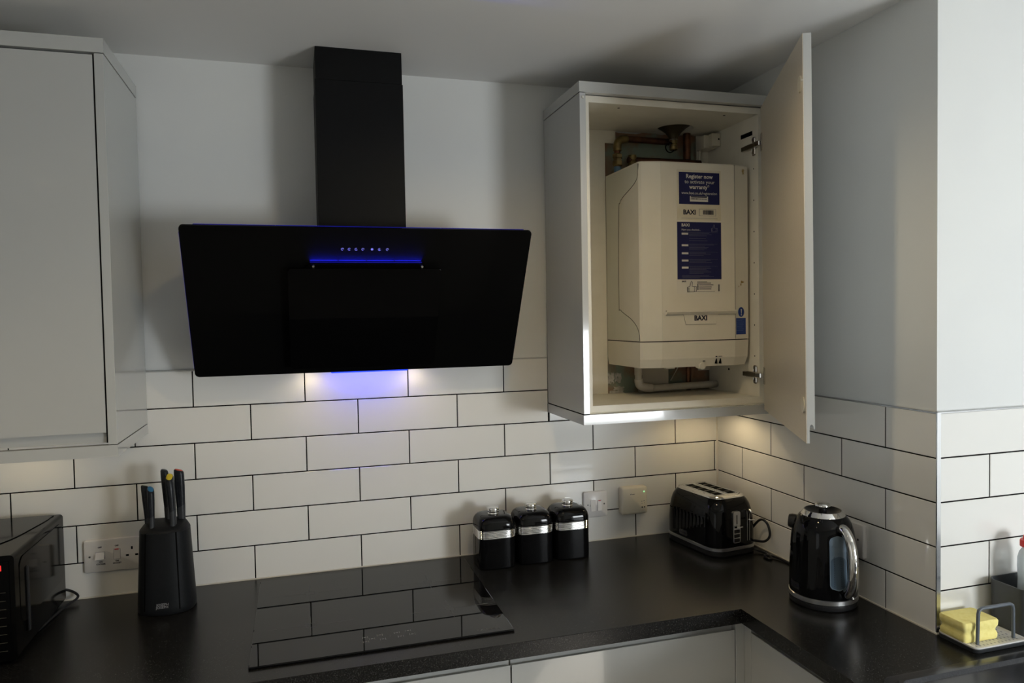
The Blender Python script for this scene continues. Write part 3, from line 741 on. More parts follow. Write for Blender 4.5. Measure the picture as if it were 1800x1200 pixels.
cp = thing('copper_pipe', 'dark copper pipe dropping down the wall below the boiler', 'pipe', (1.555, -0.02, 1.40))
obj('pipe', cyl(B(), (1.555, -0.016, 1.396), (1.555, -0.016, 1.496), 0.008, n=12), copper, cp, 40)
cp = thing('thin_cable', 'thin pale curling cable behind the pipe beneath the boiler', 'cable', (1.51, -0.02, 1.42))
obj('cable', tube(B(), smooth_path([(1.49, -0.012, 1.43), (1.505, -0.014, 1.455), (1.52, -0.012, 1.478), (1.526, -0.012, 1.494)], 6), 0.0016, 6), pipew, cp, True)

# ------------------------------------------------------------------ cooker hood
ch = thing('cooker_hood', 'angled black glass cooker hood with blue lights and tall black chimney', 'cooker hood', (0.465, 0.0, 1.507))
bm = B(); box(bm, 0.3495, 0.5845, -0.174, 0.0095, 1.86, 2.302, 0.001)
obj('lower_chimney', bm, blackst, ch)
bm = B(); box(bm, 0.3510, 0.5825, -0.1735, 0.0095, 2.302, ZC - 0.0005, 0.001)
obj('upper_chimney', bm, blackst, ch)
bm = B(); box(bm, 0.3530, 0.5830, 0.0, 0.0095, 2.29, 2.36)
# glass plate frame: origin top edge; u along x, v down the slope, w out of the plate
PT = Vector((0.0, -0.30, 1.89)); Vv = Vector((0, 0.498, -0.867)); Nn = Vector((0, -0.867, -0.498))
PM = Matrix(((1, 0, 0, PT.x), (0, Vv.y, Nn.y, PT.y), (0, Vv.z, Nn.z, PT.z), (0, 0, 0, 1)))
def plate(x0, x1, v0, v1, w0, w1, r=0.008, bev=0.0):
    bm = B(); pts = rrect(x1-x0, v1-v0, r, 5, (x0+x1)/2, (v0+v1)/2)
    rings(bm, [[(x, v, w) for x, v in pts] for w in (w0, w1)])
    if bev:
        es = [e for e in bm.edges if abs(e.verts[0].co.z - w1) < 1e-7 and abs(e.verts[1].co.z - w1) < 1e-7]
        bmesh.ops.bevel(bm, geom=es, offset=bev, segments=2, profile=0.5, affect='EDGES')
    bmesh.ops.transform(bm, matrix=PM, verts=bm.verts); return bm
obj('glass_plate', plate(0.018, 0.912, 0.0, 0.4420, -0.006, 0.0, 0.010, 0.0012), hoodgl, ch)
bm = B(); prism(bm, [(0.009, 1.528), (0.009, 1.878), (-0.262, 1.878), (-0.074, 1.528)], 0.10, 0.83, 'x')
obj('body', bm, blackst, ch)
# suction opening and raised front panel
bm = B(); pts = [(0.300, 0.128), (0.306, 0.112), (0.318, 0.1005), (0.332, 0.097), (0.604, 0.097), (0.618, 0.1005), (0.629, 0.112), (0.635, 0.128), (0.635, 0.395), (0.300, 0.395)]
rings(bm, [[(x, v, w_) for x, v in pts] for w_ in (0.0, 0.012)]); bmesh.ops.transform(bm, matrix=PM, verts=bm.verts)
obj('intake_surround', bm, blackgl, ch)
obj('front_panel', plate(0.2665, 0.6650, 0.1045, 0.4100, 0.019, 0.025, 0.008, 0.001), blackgl, ch)
for x in (0.330, 0.612):
    bm = B(); cyl(bm, PM @ Vector((x, 0.101, 0.011)), PM @ Vector((x, 0.101, 0.019)), 0.003, n=10)
    obj('panel_bracket', bm, chromer, ch)
# blue lights
obj('blue_light_strip', plate(0.322, 0.613, 0.0952, 0.0966, 0.0003, 0.0030, 0.0005), led_b, ch)
for k in range(4):
    xx = 0.3575 + k*0.073
    p = PM @ Vector((xx, 0.0942, 0.0055))
    lamp('hood_blue_lamp', 'AREA', p, 0.13, (0.01, 0.015, 1.0), target=tuple(PM @ Vector((xx, 0.0835, 0.0))), shape='RECTANGLE', size=0.070, size_y=0.003, spread=math.radians(85))
obj('top_light_line', plate(0.24, 0.66, -0.0006, 0.006, -0.0085, -0.0062, 0.002), led_b, ch)
obj('side_light_line', plate(0.0165, 0.022, 0.02, 0.42, -0.0085, -0.0062, 0.001), led_be, ch)
obj('side_light_line', plate(0.909, 0.9135, 0.02, 0.42, -0.0085, -0.0062, 0.001), led_be, ch)
obj('top_edge_line', plate(0.05, 0.24, -0.0008, 0.004, -0.0085, -0.0062, 0.001), led_be, ch)
obj('top_edge_line', plate(0.66, 0.89, -0.0008, 0.004, -0.0085, -0.0062, 0.001), led_be, ch)
obj('bottom_light_line', plate(0.375, 0.595, 0.432, 0.4500, -0.0095, -0.0062, 0.004), led_bm, ch)
for xx in (0.43, 0.53):
    lamp('hood_blue_downlight', 'AREA', (xx, -0.055, 1.505), 0.10, (0.12, 0.12, 1.0), target=(xx, 0.0, 1.43), shape='RECTANGLE', size=0.10, size_y=0.01)
# control icons
for i, x in enumerate((0.4041, 0.4214, 0.4388, 0.4563, 0.4798, 0.4990, 0.5198)):
    bm = B(); n = 14
    if i == 4:
        rings(bm, [[(x + 0.0033*math.cos(2*PI*k/n), 0.0594 + 0.0033*math.sin(2*PI*k/n), w_) for k in range(n)] for w_ in (0.0, 0.0003)])
    else:
        a0 = 0.5*(i % 3)
        cyc = [(x + 0.0032*math.cos(a0 + 5.0*k/n), 0.0597 - 0.0032*math.sin(a0 + 5.0*k/n), 0.0002) for k in range(n + 1)]
        tube(bm, cyc, 0.0006, 5)
        if i in (0, 6): tube(bm, [(x, 0.0597, 0.0002), (x, 0.0560, 0.0002)], 0.0006, 5)
        if i == 5: tube(bm, [(x - 0.0012, 0.0597, 0.0002), (x + 0.0012, 0.0597, 0.0002)], 0.0009, 5)
        if i in (1, 2, 3): tube(bm, [(x - 0.0006, 0.0590, 0.0002), (x + 0.0006, 0.0604, 0.0002)], 0.0006, 5)
    bmesh.ops.transform(bm, matrix=PM, verts=bm.verts)
    obj('control_icon', bm, icon_b, ch)
# two warm lamps under the hood
for x in (0.318, 0.618):
    t = obj('hood_lamp', cyl(B(), (x, -0.045, 1.5225), (x, -0.045, 1.528), 0.026, n=24), chromer, ch, 40)
    obj('lens', cyl(B(), (x, -0.045, 1.5212), (x, -0.045, 1.5225), 0.021, n=24), led_w, t)
    lamp('hood_warm_lamp', 'SPOT', (x, -0.040, 1.518), 0.27, (1.0, 0.82, 0.48), rot=(0, 0, 0), spot_size=math.radians(160), spot_blend=0.6, shadow_soft_size=0.03)

# ------------------------------------------------------------------ hob
hb = thing('induction_hob', 'black glass induction hob set in the worktop beneath the hood', 'hob', (0.465, -0.308, ZW))
bm = B(); box(bm, 0.1655, 0.7610, -0.5770, -0.0400, ZW + 0.0003, ZW + 0.0055, 0.0018, 2)
obj('glass_top', bm, hobgl, hb)
zt = ZW + 0.0056
def flat(bm, x0, x1, y0, y1): box(bm, x0, x1, y0, y1, zt - 0.0003, zt + 0.0001)
for (cx, cy) in ((0.300, -0.180), (0.620, -0.205), (0.298, -0.395), (0.640, -0.405)):
    bm = B()
    for k in (-0.011, 0.011):
        flat(bm, cx - 0.011, cx + 0.011, cy + k - 0.0004, cy + k + 0.0004); flat(bm, cx + k - 0.0004, cx + k + 0.0004, cy - 0.011, cy + 0.011)
    flat(bm, cx - 0.0005, cx + 0.0005, cy + 0.011, cy + 0.055); flat(bm, cx - 0.0005, cx + 0.0005, cy - 0.055, cy - 0.011)
    flat(bm, cx - 0.10, cx - 0.011, cy - 0.0004, cy + 0.0004); flat(bm, cx + 0.011, cx + 0.10, cy - 0.0004, cy + 0.0004)
    obj('zone_marking', bm, inkh, hb)
bm = B()
for (x, y) in ((0.418, -0.508), (0.433, -0.520), (0.418, -0.531), (0.452, -0.505), (0.457, -0.529), (0.492, -0.505), (0.4985, -0.527), (0.519, -0.502), (0.526, -0.524)):
    for k in (-0.006, 0.006): flat(bm, x + k - 0.0006, x + k + 0.0006, y - 0.005, y + 0.005)
    flat(bm, x - 0.003, x + 0.003, y - 0.0015, y + 0.0025)
flat(bm, 0.474, 0.4755, -0.519, -0.517)
stuff(obj('touch_controls', bm, mat('touch_control_print', (0.16, 0.16, 0.15), 0.5), hb))
text('name_lettering', 'LAMONA', 0.0130, Matrix.Translation((0.703, -0.557, zt + 0.0001)), inkh, hb, bold=0.0)

# ------------------------------------------------------------------ canisters
def canister(x, y, rz, label):
    t = thing('storage_canister', label, 'canister', (x, y, ZW), rz, group='black storage canisters')
    w_ = 0.1130
    bm = loft(B(), [(0.0005, w_ - 0.004, w_ - 0.004, 0.024), (0.003, w_, w_, 0.026), (0.090, w_, w_, 0.026)], n=7)
    obj('body', bm, glossb, t, 35, world=False)
    secs = []
    z = 0.090
    for k in range(6):
        secs += [(z, w_ + 0.001, w_ + 0.001, 0.0262), (z + 0.0012, w_ + 0.0032, w_ + 0.0032, 0.0275), (z + 0.0030, w_ + 0.0032, w_ + 0.0032, 0.0275)]; z += 0.0042
    secs.append((z, w_ + 0.001, w_ + 0.001, 0.0262))
    obj('ribbed_band', loft(B(), secs, n=7), chrome, t, 30, world=False)
    bm = loft(B(), [(0.1152, w_, w_, 0.026), (0.1265, w_, w_, 0.026), (0.1375, w_ - 0.004, w_ - 0.004, 0.027), (0.1460, w_ - 0.012, w_ - 0.012, 0.028), (0.1515, w_ - 0.024, w_ - 0.024, 0.026), (0.1540, w_ - 0.040, w_ - 0.040, 0.022), (0.1545, w_ - 0.060, w_ - 0.060, 0.015)], n=7)
    obj('lid', bm, glossb, t, 50, world=False)
    obj('knob', lathe(B(), [(0.0175, 0.1540), (0.0165, 0.1580), (0.0175, 0.1600), (0.0175, 0.1625), (0.0168, 0.1632), (0.0182, 0.1645), (0.0185, 0.1690), (0.0165, 0.1722), (0.0110, 0.1735)], n=32), chrome, t, 40, world=False)
canister(0.8395, -0.100, 0.02, 'gloss black canister with chrome band, leftmost of three and nearest the hob')
canister(0.9610, -0.093, 0.0, 'gloss black canister with chrome band, middle one of the three')
canister(1.0815, -0.090, 0.0, 'gloss black canister with bright chrome band, nearest the white fused switch')

# ------------------------------------------------------------------ toaster
ts = thing('toaster', 'gloss black two-slice toaster with chrome top in the tiled corner', 'toaster', (1.5475, -0.156, ZW), 0.125)
ts.scale = (0.93, 1.0, 0.965)
ROOT[ts] = ROOT[ts] @ Matrix.Diagonal((0.93, 1.0, 0.965, 1))
def tsec(z, w_, l_, r_=0.05): return (z, w_, l_, r_)
obj('base', loft(B(), [(0.0, 0.176, 0.250, 0.045), (0.004, 0.188, 0.264, 0.05), (0.020, 0.188, 0.264, 0.05)], n=8), blackpl, ts, 40, world=False)
obj('base_band', loft(B(), [(0.020, 0.190, 0.266, 0.051), (0.021, 0.193, 0.269, 0.052), (0.029, 0.193, 0.269, 0.052), (0.030, 0.190, 0.266, 0.051)], n=8), chromer, ts, 40, world=False)
obj('body', loft(B(), [(0.030, 0.188, 0.264, 0.05), (0.08, 0.188, 0.264, 0.05), (0.115, 0.184, 0.261, 0.05), (0.140, 0.177, 0.254, 0.05), (0.158, 0.167, 0.244, 0.048), (0.170, 0.154, 0.231, 0.045), (0.178, 0.140, 0.217, 0.040), (0.1805, 0.130, 0.207, 0.036)], n=8), glossb, ts, 50, world=False)
bm = B(); secs = [(0.1795, 0.138, 0.214, 0.036), (0.1835, 0.134, 0.210, 0.034), (0.1860, 0.122, 0.198, 0.030)]
loft(bm, secs, n=8); obj('top_plate', bm, chrome, ts, 50, world=False)
for sx in (-0.027, 0.027):
    s_ = obj('toast_slot', box(B(), sx - 0.0165, sx + 0.0165, -0.077, 0.077, 0.1790, 0.1866), voidm, ts, world=False)
    for k in range(4):
        y = -0.051 + k*0.034; obj('slot_wire', tube(B(), [(sx - 0.012, y, 0.1868), (sx + 0.012, y, 0.1868)], 0.0006, 5), steelm, s_, world=False)
bm = B(); tube(bm, [(-0.0465 , -0.0795, 0.1865), (-0.0465, 0.0795, 0.1865), (-0.0075, 0.0795, 0.1865), (-0.0075, -0.0795, 0.1865)], 0.0016, 6, closed=True)
tube(bm, [(0.0465, -0.0795, 0.1865), (0.0465, 0.0795, 0.1865), (0.0075, 0.0795, 0.1865), (0.0075, -0.0795, 0.1865)], 0.0016, 6, closed=True)
obj('slot_rims', bm, chrome, ts, world=False)
for sx in (-1, 1):
    for k in range(9):
        y = -0.072 + k*0.0180; bm = prism(B(), [(y - 0.0045, 0.045), (y + 0.0045, 0.045), (y + 0.0045, 0.112), (y, 0.120), (y - 0.0045, 0.112)], sx*0.0915, sx*0.0955, 'x')
        obj('side_rib', bm, glossb, ts, world=False)
yf = -0.132
bm = prism(B(), [(x, z) for x, z in rrect(0.029, 0.100, 0.006, 4, -0.008, 0.0935)], yf - 0.004, yf + 0.006, 'y')
cpn = obj('control_panel', bm, chromer, ts, world=False)
obj('browning_slot', box(B(), -0.0095, -0.0065, yf - 0.0046, yf - 0.003, 0.103, 0.133), voidm, cpn, world=False)
bm = B(); prism(bm, [(yf - 0.004, 0.092), (yf - 0.018, 0.096), (yf - 0.018, 0.099), (yf - 0.004, 0.101)], -0.020, 0.004, 'x')
obj('browning_slider', bm, chrome, cpn, world=False)
for z in (0.0805, 0.0665, 0.0525): obj('button', box(B(), -0.019, 0.003, yf - 0.0065, yf - 0.002, z - 0.0055, z + 0.0055, 0.001), blackpl, cpn, world=False)
bm = B(); box(bm, 0.0395, 0.0465, yf - 0.0008, yf + 0.006, 0.045, 0.140)
lv = obj('lever_slot', bm, voidm, ts, world=False)
bm = B()
for x in (0.0385, 0.0475): box(bm, x - 0.0009, x + 0.0009, yf - 0.0018, yf + 0.004, 0.045, 0.140)
obj('lever_rails', bm, chromer, lv, world=False)
bm = B(); box(bm, 0.038, 0.048, yf - 0.016, yf + 0.002, 0.134, 0.146, 0.003)
tube(bm, smooth_path([(0.030, yf - 0.016, 0.118), (0.036, yf - 0.020, 0.1155), (0.048, yf - 0.021, 0.1155), (0.058, yf - 0.016, 0.117)], 4), 0.0024, 8)
obj('lever', bm, chrome, lv, 40, world=False)
bm = prism(B(), [(y, z) for y, z in rrect(0.040, 0.017, 0.006, 4, 0.022, 0.046)], -0.0968, -0.093, 'x')
badgem = mat('smoked_chrome_badge', (0.14, 0.14, 0.14), 0.3, metal=0.9)
bdg = obj('badge', bm, badgem, ts, world=False)
M = ROOT[ts] @ Matrix.Translation((-0.0971, 0.022, 0.046)) @ Matrix.Rotation(-PI/2, 4, 'Z') @ Matrix.Rotation(PI/2, 4, 'X')
text('badge_lettering', 'Breville', 0.010, M, inkm, bdg)
pts = [(1.622, -0.235, 0.940), (1.638, -0.262, 0.990), (1.648, -0.285, 1.014), (1.656, -0.305, 1.004), (1.657, -0.315, 0.972), (1.648, -0.300, 0.950), (1.630, -0.265, 0.944), (1.622, -0.255, 0.926), (1.648, -0.300, 0.9145), (1.640, -0.345, 0.9140), (1.628, -0.350, 0.9140), (1.630, -0.325, 0.9145), (1.650, -0.335, 0.9160), (1.660, -0.39, 0.9140), (1.655, -0.45, 0.9140), (1.630, -0.53, 0.9140), (1.605, -0.56, 0.9140)]
obj('power_cord', tube(B(), smooth_path(pts, 7), 0.0038, 8), blackpl, ts, True)

# ------------------------------------------------------------------ kettle
KX, KY = 1.5675, -0.657
kt = thing('kettle', 'gloss black jug kettle with chrome handle near the right wall', 'kettle', (KX, KY, ZW))
kt.scale = (0.94, 0.94, 1.0); ROOT[kt] = ROOT[kt] @ Matrix.Diagonal((0.94, 0.94, 1.0, 1))
obj('power_base', lathe(B(), [(0.080, 0), (0.086, 0.003), (0.0875, 0.010), (0.087, 0.016)], n=64), blackpl, kt, 40, world=False)
obj('base_band', lathe(B(), [(0.0865, 0.017), (0.0885, 0.018), (0.0885, 0.0285), (0.0865, 0.0295)], n=64), chromer, kt, 40, world=False)
def ribs(a, z):
    k = max(0.0, min(1.0, (z - 0.045)/0.02)) * max(0.0, min(1.0, (0.150 - z)/0.03))
    return -0.0011*k*abs(math.sin(a*14))
prof = [(0.0865, 0.0295), (0.0872, 0.040), (0.0870, 0.055), (0.0865, 0.08), (0.0853, 0.105), (0.0842, 0.13), (0.0830, 0.15), (0.0815, 0.168), (0.0795, 0.182), (0.0765, 0.195), (0.0720, 0.207), (0.0662, 0.2165), (0.0600, 0.2235), (0.0555, 0.2265)]
obj('body', lathe(B(), prof, n=168, mod=ribs), glossb, kt, 50, world=False)
obj('collar', lathe(B(), [(0.0570, 0.2250), (0.0560, 0.2275), (0.0490, 0.2370), (0.0470, 0.2372), (0.0470, 0.2340)], n=64, cap0=False, cap1=False), chrome, kt, 40, world=False)
ld = obj('lid', lathe(B(), [(0.0472, 0.2360), (0.0455, 0.2368), (0.040, 0.2325), (0.028, 0.2285), (0.015, 0.2275)], n=48, cap0=False), blackpl, kt, 60, world=False)
obj('lid_post', cyl(B(), (0, 0, 0.2272), (0, 0, 0.2420), 0.0105, n=24), blackpl, ld, 40, world=False)
obj('lid_knob', lathe(B(), [(0.012, 0.2415), (0.0190, 0.2425), (0.0203, 0.2460), (0.0198, 0.2515), (0.0165, 0.2540), (0.008, 0.2548)], n=32), chrome, ld, 50, world=False)
def dirv(deg):  # angle measured to the right of the direction to the camera
    a = math.radians(deg); f_ = Vector((-0.637, -0.771, 0)); r_ = Vector((0.771, -0.637, 0))
    return f_*math.cos(a) + r_*math.sin(a)
# stubby spout on the far left side
d = dirv(-97)
obj('spout', tube(B(), [Vector((0, 0, 0.196)) + d*0.058, Vector((0, 0, 0.1985)) + d*0.080, Vector((0, 0, 0.199)) + d*0.088], [0.020, 0.0185, 0.016], 24), blackpl, kt, 50, world=False)
# water window
def rad_at(z):
    for (r0, z0), (r1, z1) in zip(prof, prof[1:]):
        if z0 <= z <= z1: return r0 + (r1-r0)*(z-z0)/(z1-z0)
    return prof[-1][0]
def strip(z0, z1, a0, a1, e, nz=30, na=8, round_=True):
    bm = B(); g = []
    for i in range(nz + 1):
        z = z0 + (z1-z0)*i/nz
        t_ = 1.0
        if round_:
            q = min(z - z0, z1 - z)/0.014
            t_ = math.sqrt(max(0.0, 1 - (1 - min(1, q))**2))*0.9 + 0.1
        row = []
        for j in range(na + 1):
            am = (a0 + a1)/2; a = am + (a1-a0)/2*(2*j/na - 1)*t_
            p = dirv(a)*(rad_at(z) + e); row.append(bm.verts.new((p.x, p.y, z)))
        g.append(row)
    for i in range(nz):
        for j in range(na): bm.faces.new((g[i][j], g[i][j+1], g[i+1][j+1], g[i+1][j]))
    r = bmesh.ops.solidify(bm, geom=bm.faces[:], thickness=0.0012)
    return bm
win = obj('window_frame', strip(0.040, 0.196, 8, 50, 0.0008), glossb, kt, 60, world=False)
obj('water_window', strip(0.056, 0.190, 11, 42, 0.0020), waterm, win, 60, world=False)
obj('water', strip(0.059, 0.140, 12.5, 40, 0.0026), waterlo, win, 60, world=False)
bm = B()
for k in range(14):
    z = 0.068 + k*0.0055; p = dirv(18)*(rad_at(z) + 0.0032); p2 = dirv(30)*(rad_at(z) + 0.0032)
    for q in (p, p2): cyl(bm, (q.x, q.y, z), (q.x + dirv(30).x*0.0006, q.y + dirv(30).y*0.0006, z), 0.0008, n=6)
stuff(obj('level_marks', bm, inkm, win, world=False))
# handle
hd = dirv(37)
hp = [(0.066, 0.200), (0.079, 0.206), (0.094, 0.200), (0.108, 0.182), (0.117, 0.155), (0.120, 0.125), (0.119, 0.092), (0.112, 0.068), (0.101, 0.053), (0.088, 0.048)]
path = smooth_path([Vector((hd.x*r, hd.y*r, z)) for r, z in hp], 6)
bm = B(); tube(bm, path, [0.0130 if 5 < i < len(path)-5 else 0.0110 for i in range(len(path))], 16)
# flatten the section so the handle is wider than it is deep
obj('handle', bm, chrome, kt, 60, world=False)
path2 = [Vector((hd.x*(r - 0.0055), hd.y*(r - 0.0055), z)) for r, z in hp[2:-1]]
obj('handle_grip', tube(B(), smooth_path(path2, 6), 0.0088, 12), blackpl, kt, 60, world=False)
bm = strip(0.031, 0.056, 14, 56, 0.0012, 6, 6, False)
sw = obj('switch_housing', bm, glossb, kt, 50, world=False)
p = dirv(45); bm = B(); tube(bm, [(p.x*0.087, p.y*0.087, 0.050), (p.x*0.100, p.y*0.100, 0.041), (p.x*0.104, p.y*0.104, 0.036)], [0.0035, 0.0038, 0.005], 10)
obj('switch_lever', bm, chrome, sw, 50, world=False)
bdg = obj('badge', strip(0.042, 0.060, -66, -42, 0.0010, 6, 6, False), badgem, kt, 50, world=False)
a = dirv(-52); M = Matrix.Translation((KX + a.x*0.0842, KY + a.y*0.0842, ZW + 0.052)) @ Matrix.Rotation(math.atan2(a.x, -a.y), 4, 'Z') @ Matrix.Rotation(PI/2, 4, 'X')
text('badge_lettering', 'Breville', 0.011, M, inkm, bdg)

# ------------------------------------------------------------------ switches on the walls
def plate_thing(name, label, cat, x0, x1, z0, z1, m_, depth=0.009, r=0.006, wallx=False, base_y=0.0, bev=0.002):
    t = thing(name, label, cat, ((x0+x1)/2, base_y, z0))
    bm = B(); pts = rpoly(x0, x1, z0, z1, r, 4)
    rings(bm, [[(x, base_y, z) for x, z in pts], [(x, base_y - depth + bev, z) for x, z in pts],
               [((x0+x1)/2 + (x-(x0+x1)/2)*(1 - 2*bev/(x1-x0)), base_y - depth, (z0+z1)/2 + (z-(z0+z1)/2)*(1 - 2*bev/(z1-z0))) for x, z in pts]])
    f = obj('face_plate', bm, m_, t, 50)
    return t
darkst = mat('dull_screw_steel', (0.16, 0.155, 0.15), 0.4, metal=0.8)
def screw(t, x, z, y, r=0.003):
    obj('screw', cyl(B(), (x, y + 0.0008, z), (x, y - 0.0008, z), r, r*0.8, 12), darkst, t, 40)
def rocker(t, x0, x1, z0, z1, y, tilt, red=True):
    bm = B(); prism(bm, [(y + 0.002, z0), (y - 0.001 - max(0, tilt), z0), (y - 0.001 - max(0, -tilt), z1), (y + 0.002, z1)], x0, x1, 'x')
    o = obj('rocker', bm, whitepl, t)
    obj('rocker_gap', box(B(), x0 - 0.0007, x1 + 0.0007, y - 0.0002, y + 0.002, z0 - 0.0007, z1 + 0.0007), inkg, t)
    if red: obj('red_mark', box(B(), x0 + 0.003, x1 - 0.003, y - 0.0018 - max(0, -tilt), y, z1 - 0.0012, z1 + 0.0009), redm, o)
t = plate_thing('fused_switch', 'white fused switch on the tiles beside the third canister', 'switch', 1.1700, 1.2535, 0.9913, 1.0760, whitepl, 0.010)
obj('fuse_cover', box(B(), 1.1935, 1.2115, -0.0112, -0.0095, 1.010, 1.050, 0.001), whitepl, t)
rocker(t, 1.2185, 1.2325, 1.0125, 1.0455, -0.0100, 0.002)
screw(t, 1.1845, 1.0335, -0.0100); screw(t, 1.2420, 1.0335, -0.0100)
obj('fuse_slot', box(B(), 1.1915, 1.1925, -0.0104, -0.009, 1.0275, 1.0345), voidm, t)
t = plate_thing('wireless_receiver', 'cream plastic heating receiver box with green light left of the toaster', 'control box', 1.2990, 1.3925, 0.9920, 1.0830, creampl, 0.026, 0.008, bev=0.005)
obj('front_line', box(B(), 1.3195, 1.3198, -0.0262, -0.0255, 0.998, 1.077), seamm, t) if False else None
obj('indicator_light', cyl(B(), (1.3790, -0.026, 1.0660), (1.3790, -0.0272, 1.0660), 0.0026, n=14), led_g, t)
for x in (1.3715, 1.3800): obj('button', cyl(B(), (x, -0.026, 1.0140), (x, -0.0280, 1.0140), 0.0030, 0.0026, 14), steelm, t, 40)
bm = B()
for (x, z) in ((1.3705, 1.0335), (1.3795, 1.0345)): box(bm, x - 0.0022, x + 0.0022, -0.0263, -0.0255, z - 0.0008, z + 0.0012)
for (x, z) in ((1.3710, 1.0265), (1.3800, 1.0275)): box(bm, x - 0.0010, x + 0.0010, -0.0263, -0.0255, z - 0.0010, z + 0.0010)
box(bm, 1.3290, 1.3320, -0.0263, -0.0255, 1.0580, 1.0610)
stuff(obj('printed_symbols', bm, inkg, t))
text('name_lettering', 'Tower', 0.0048, face_y(1.3385, -0.0262, 1.0595), inkm, t, bold=0.0001)
t = plate_thing('cooker_switch_socket', 'white cooker switch and socket plate behind the knife block', 'socket', -0.2850, -0.1290, 0.9800, 1.0690, whitepl, 0.009)
screw(t, -0.2710, 1.0240, -0.009); screw(t, -0.1430, 1.0240, -0.009)
rocker(t, -0.2560, -0.2340, 1.0170, 1.0350, -0.009, 0.009, red=False)
rocker(t, -0.2120, -0.1960, 1.0130, 1.0400, -0.009, -0.001)
bm = B(); box(bm, -0.1690, -0.1645, -0.0094, -0.0080, 1.0355, 1.0435); box(bm, -0.1820, -0.1745, -0.0094, -0.0080, 1.0175, 1.0225); box(bm, -0.1590, -0.1515, -0.0094, -0.0080, 1.0175, 1.0225)
obj('socket_holes', bm, voidm, t)
for (s_, x, z) in (('OFF', -0.2455, 1.0480), ('ON', -0.2440, 1.0080), ('COOKER', -0.2440, 1.0020), ('OFF', -0.2040, 1.0490), ('ON', -0.2040, 1.0075), ('SOCKET', -0.2040, 1.0015)):
    text('lettering', s_, 0.0055, face_y(x, -0.0093, z), inkm, t, bold=0.0002)
# switched socket on the pillar behind the kettle
t = thing('wall_socket', 'white switched socket on the right wall partly hidden by the kettle', 'socket', (XR, -0.62, 1.0135))
bm = B(); pts = rrect(0.146, 0.088, 0.006, 4, -0.6165, 1.0585)
rings(bm, [[(XR, y, z) for y, z in pts], [(XR - 0.008, y, z) for y, z in pts], [(XR - 0.010, -0.6165 + (y + 0.6165)*0.97, 1.0585 + (z - 1.0585)*0.95) for y, z in pts]])
obj('face_plate', bm, whitepl, t, 50)
bm = B(); prism(bm, [(XR - 0.009, 1.036), (XR - 0.0105, 1.036), (XR - 0.0145, 1.068), (XR - 0.009, 1.068)], -0.657, -0.640, 'y')
rk = obj('rocker', bm, whitepl, t)
obj('red_mark', box(B(), XR - 0.0148, XR - 0.010, -0.654, -0.643, 1.0665, 1.069), redm, rk)
obj('screw', cyl(B(), (XR - 0.0095, -0.671, 1.062), (XR - 0.011, -0.671, 1.062), 0.003, n=12), steelm, t, 40)

# ------------------------------------------------------------------ knife block and knives
BX, BY = -0.0595, -0.140
kb = thing('knife_block', 'matt black oval knife block holding five knives', 'knife block', (BX, BY, ZW), -0.12)
def ell(a, b, z, n=56, p=2.3, dz=None):
    out = []
    for i in range(n):
        t_ = 2*PI*i/n; c_, s_ = math.cos(t_), math.sin(t_)
        x = a*math.copysign(abs(c_)**(2/p), c_); y = b*math.copysign(abs(s_)**(2/p), s_)
        out.append((x, y, z + (dz(x, y) if dz else 0)))
    return out
bm = B(); rings(bm, [ell(0.0675, 0.060, 0.0005), ell(0.0700, 0.0625, 0.004), ell(0.0695, 0.062, 0.020), ell(0.0602, 0.0515, 0.208)])
obj('body', bm, softbl, kb, 50, world=False)
bm = B(); dz = lambda x, y: 0.13*max(0.0, y + 0.030)
rings(bm, [ell(0.0604, 0.0517, 0.2085), ell(0.0592, 0.0505, 0.2120), ell(0.0530, 0.0440, 0.2165, dz=dz), ell(0.0440, 0.0360, 0.2195, dz=dz), ell(0.022, 0.024, 0.2225, dz=dz)])
obj('cap', bm, softbl, kb, 50, world=False)
for (ang, lo) in ((-122, 0.0), (-54, 0.0)):
    bm = B(); a = math.radians(ang)
    for z0, z1 in ((0.012 + lo, 0.209),):
        rs = []
        for k in range(9):
            z = z0 + (z1-z0)*k/8; A = 0.0700 + (0.0605-0.0700)*z/0.208; Bb = 0.0625 + (0.052-0.0625)*z/0.208
            c_, s_ = math.cos(a), math.sin(a); x = A*math.copysign(abs(c_)**(2/2.3), c_); y = Bb*math.copysign(abs(s_)**(2/2.3), s_)
            n_ = Vector((c_/A, s_/Bb, 0)).normalized(); tg = Vector((-n_.y, n_.x, 0)); p = Vector((x, y, z))
            rs.append([tuple(p + tg*sx*0.0016 + n_*e) for sx, e in ((-1, 0.0005), (1, 0.0005), (1, -0.004), (-1, -0.004))])
        rings(bm, rs)
    obj('knife_slot', bm, voidm, kb, world=False)
inkg2 = mat('silver_print', (0.30, 0.30, 0.31), 0.4)
M = ROOT[kb] @ Matrix.Translation((0.006, -0.0635, 0.030)) @ Matrix.Rotation(math.radians(5), 4, 'Z') @ Matrix.Rotation(math.radians(90 - 3), 4, 'X')
text('maker_lettering', 'JOSEPH', 0.0088, M, inkg2, kb); text('maker_lettering', 'JOSEPH', 0.0088, M @ Matrix.Translation((-0.001, -0.0068, 0)), inkg2, kb)

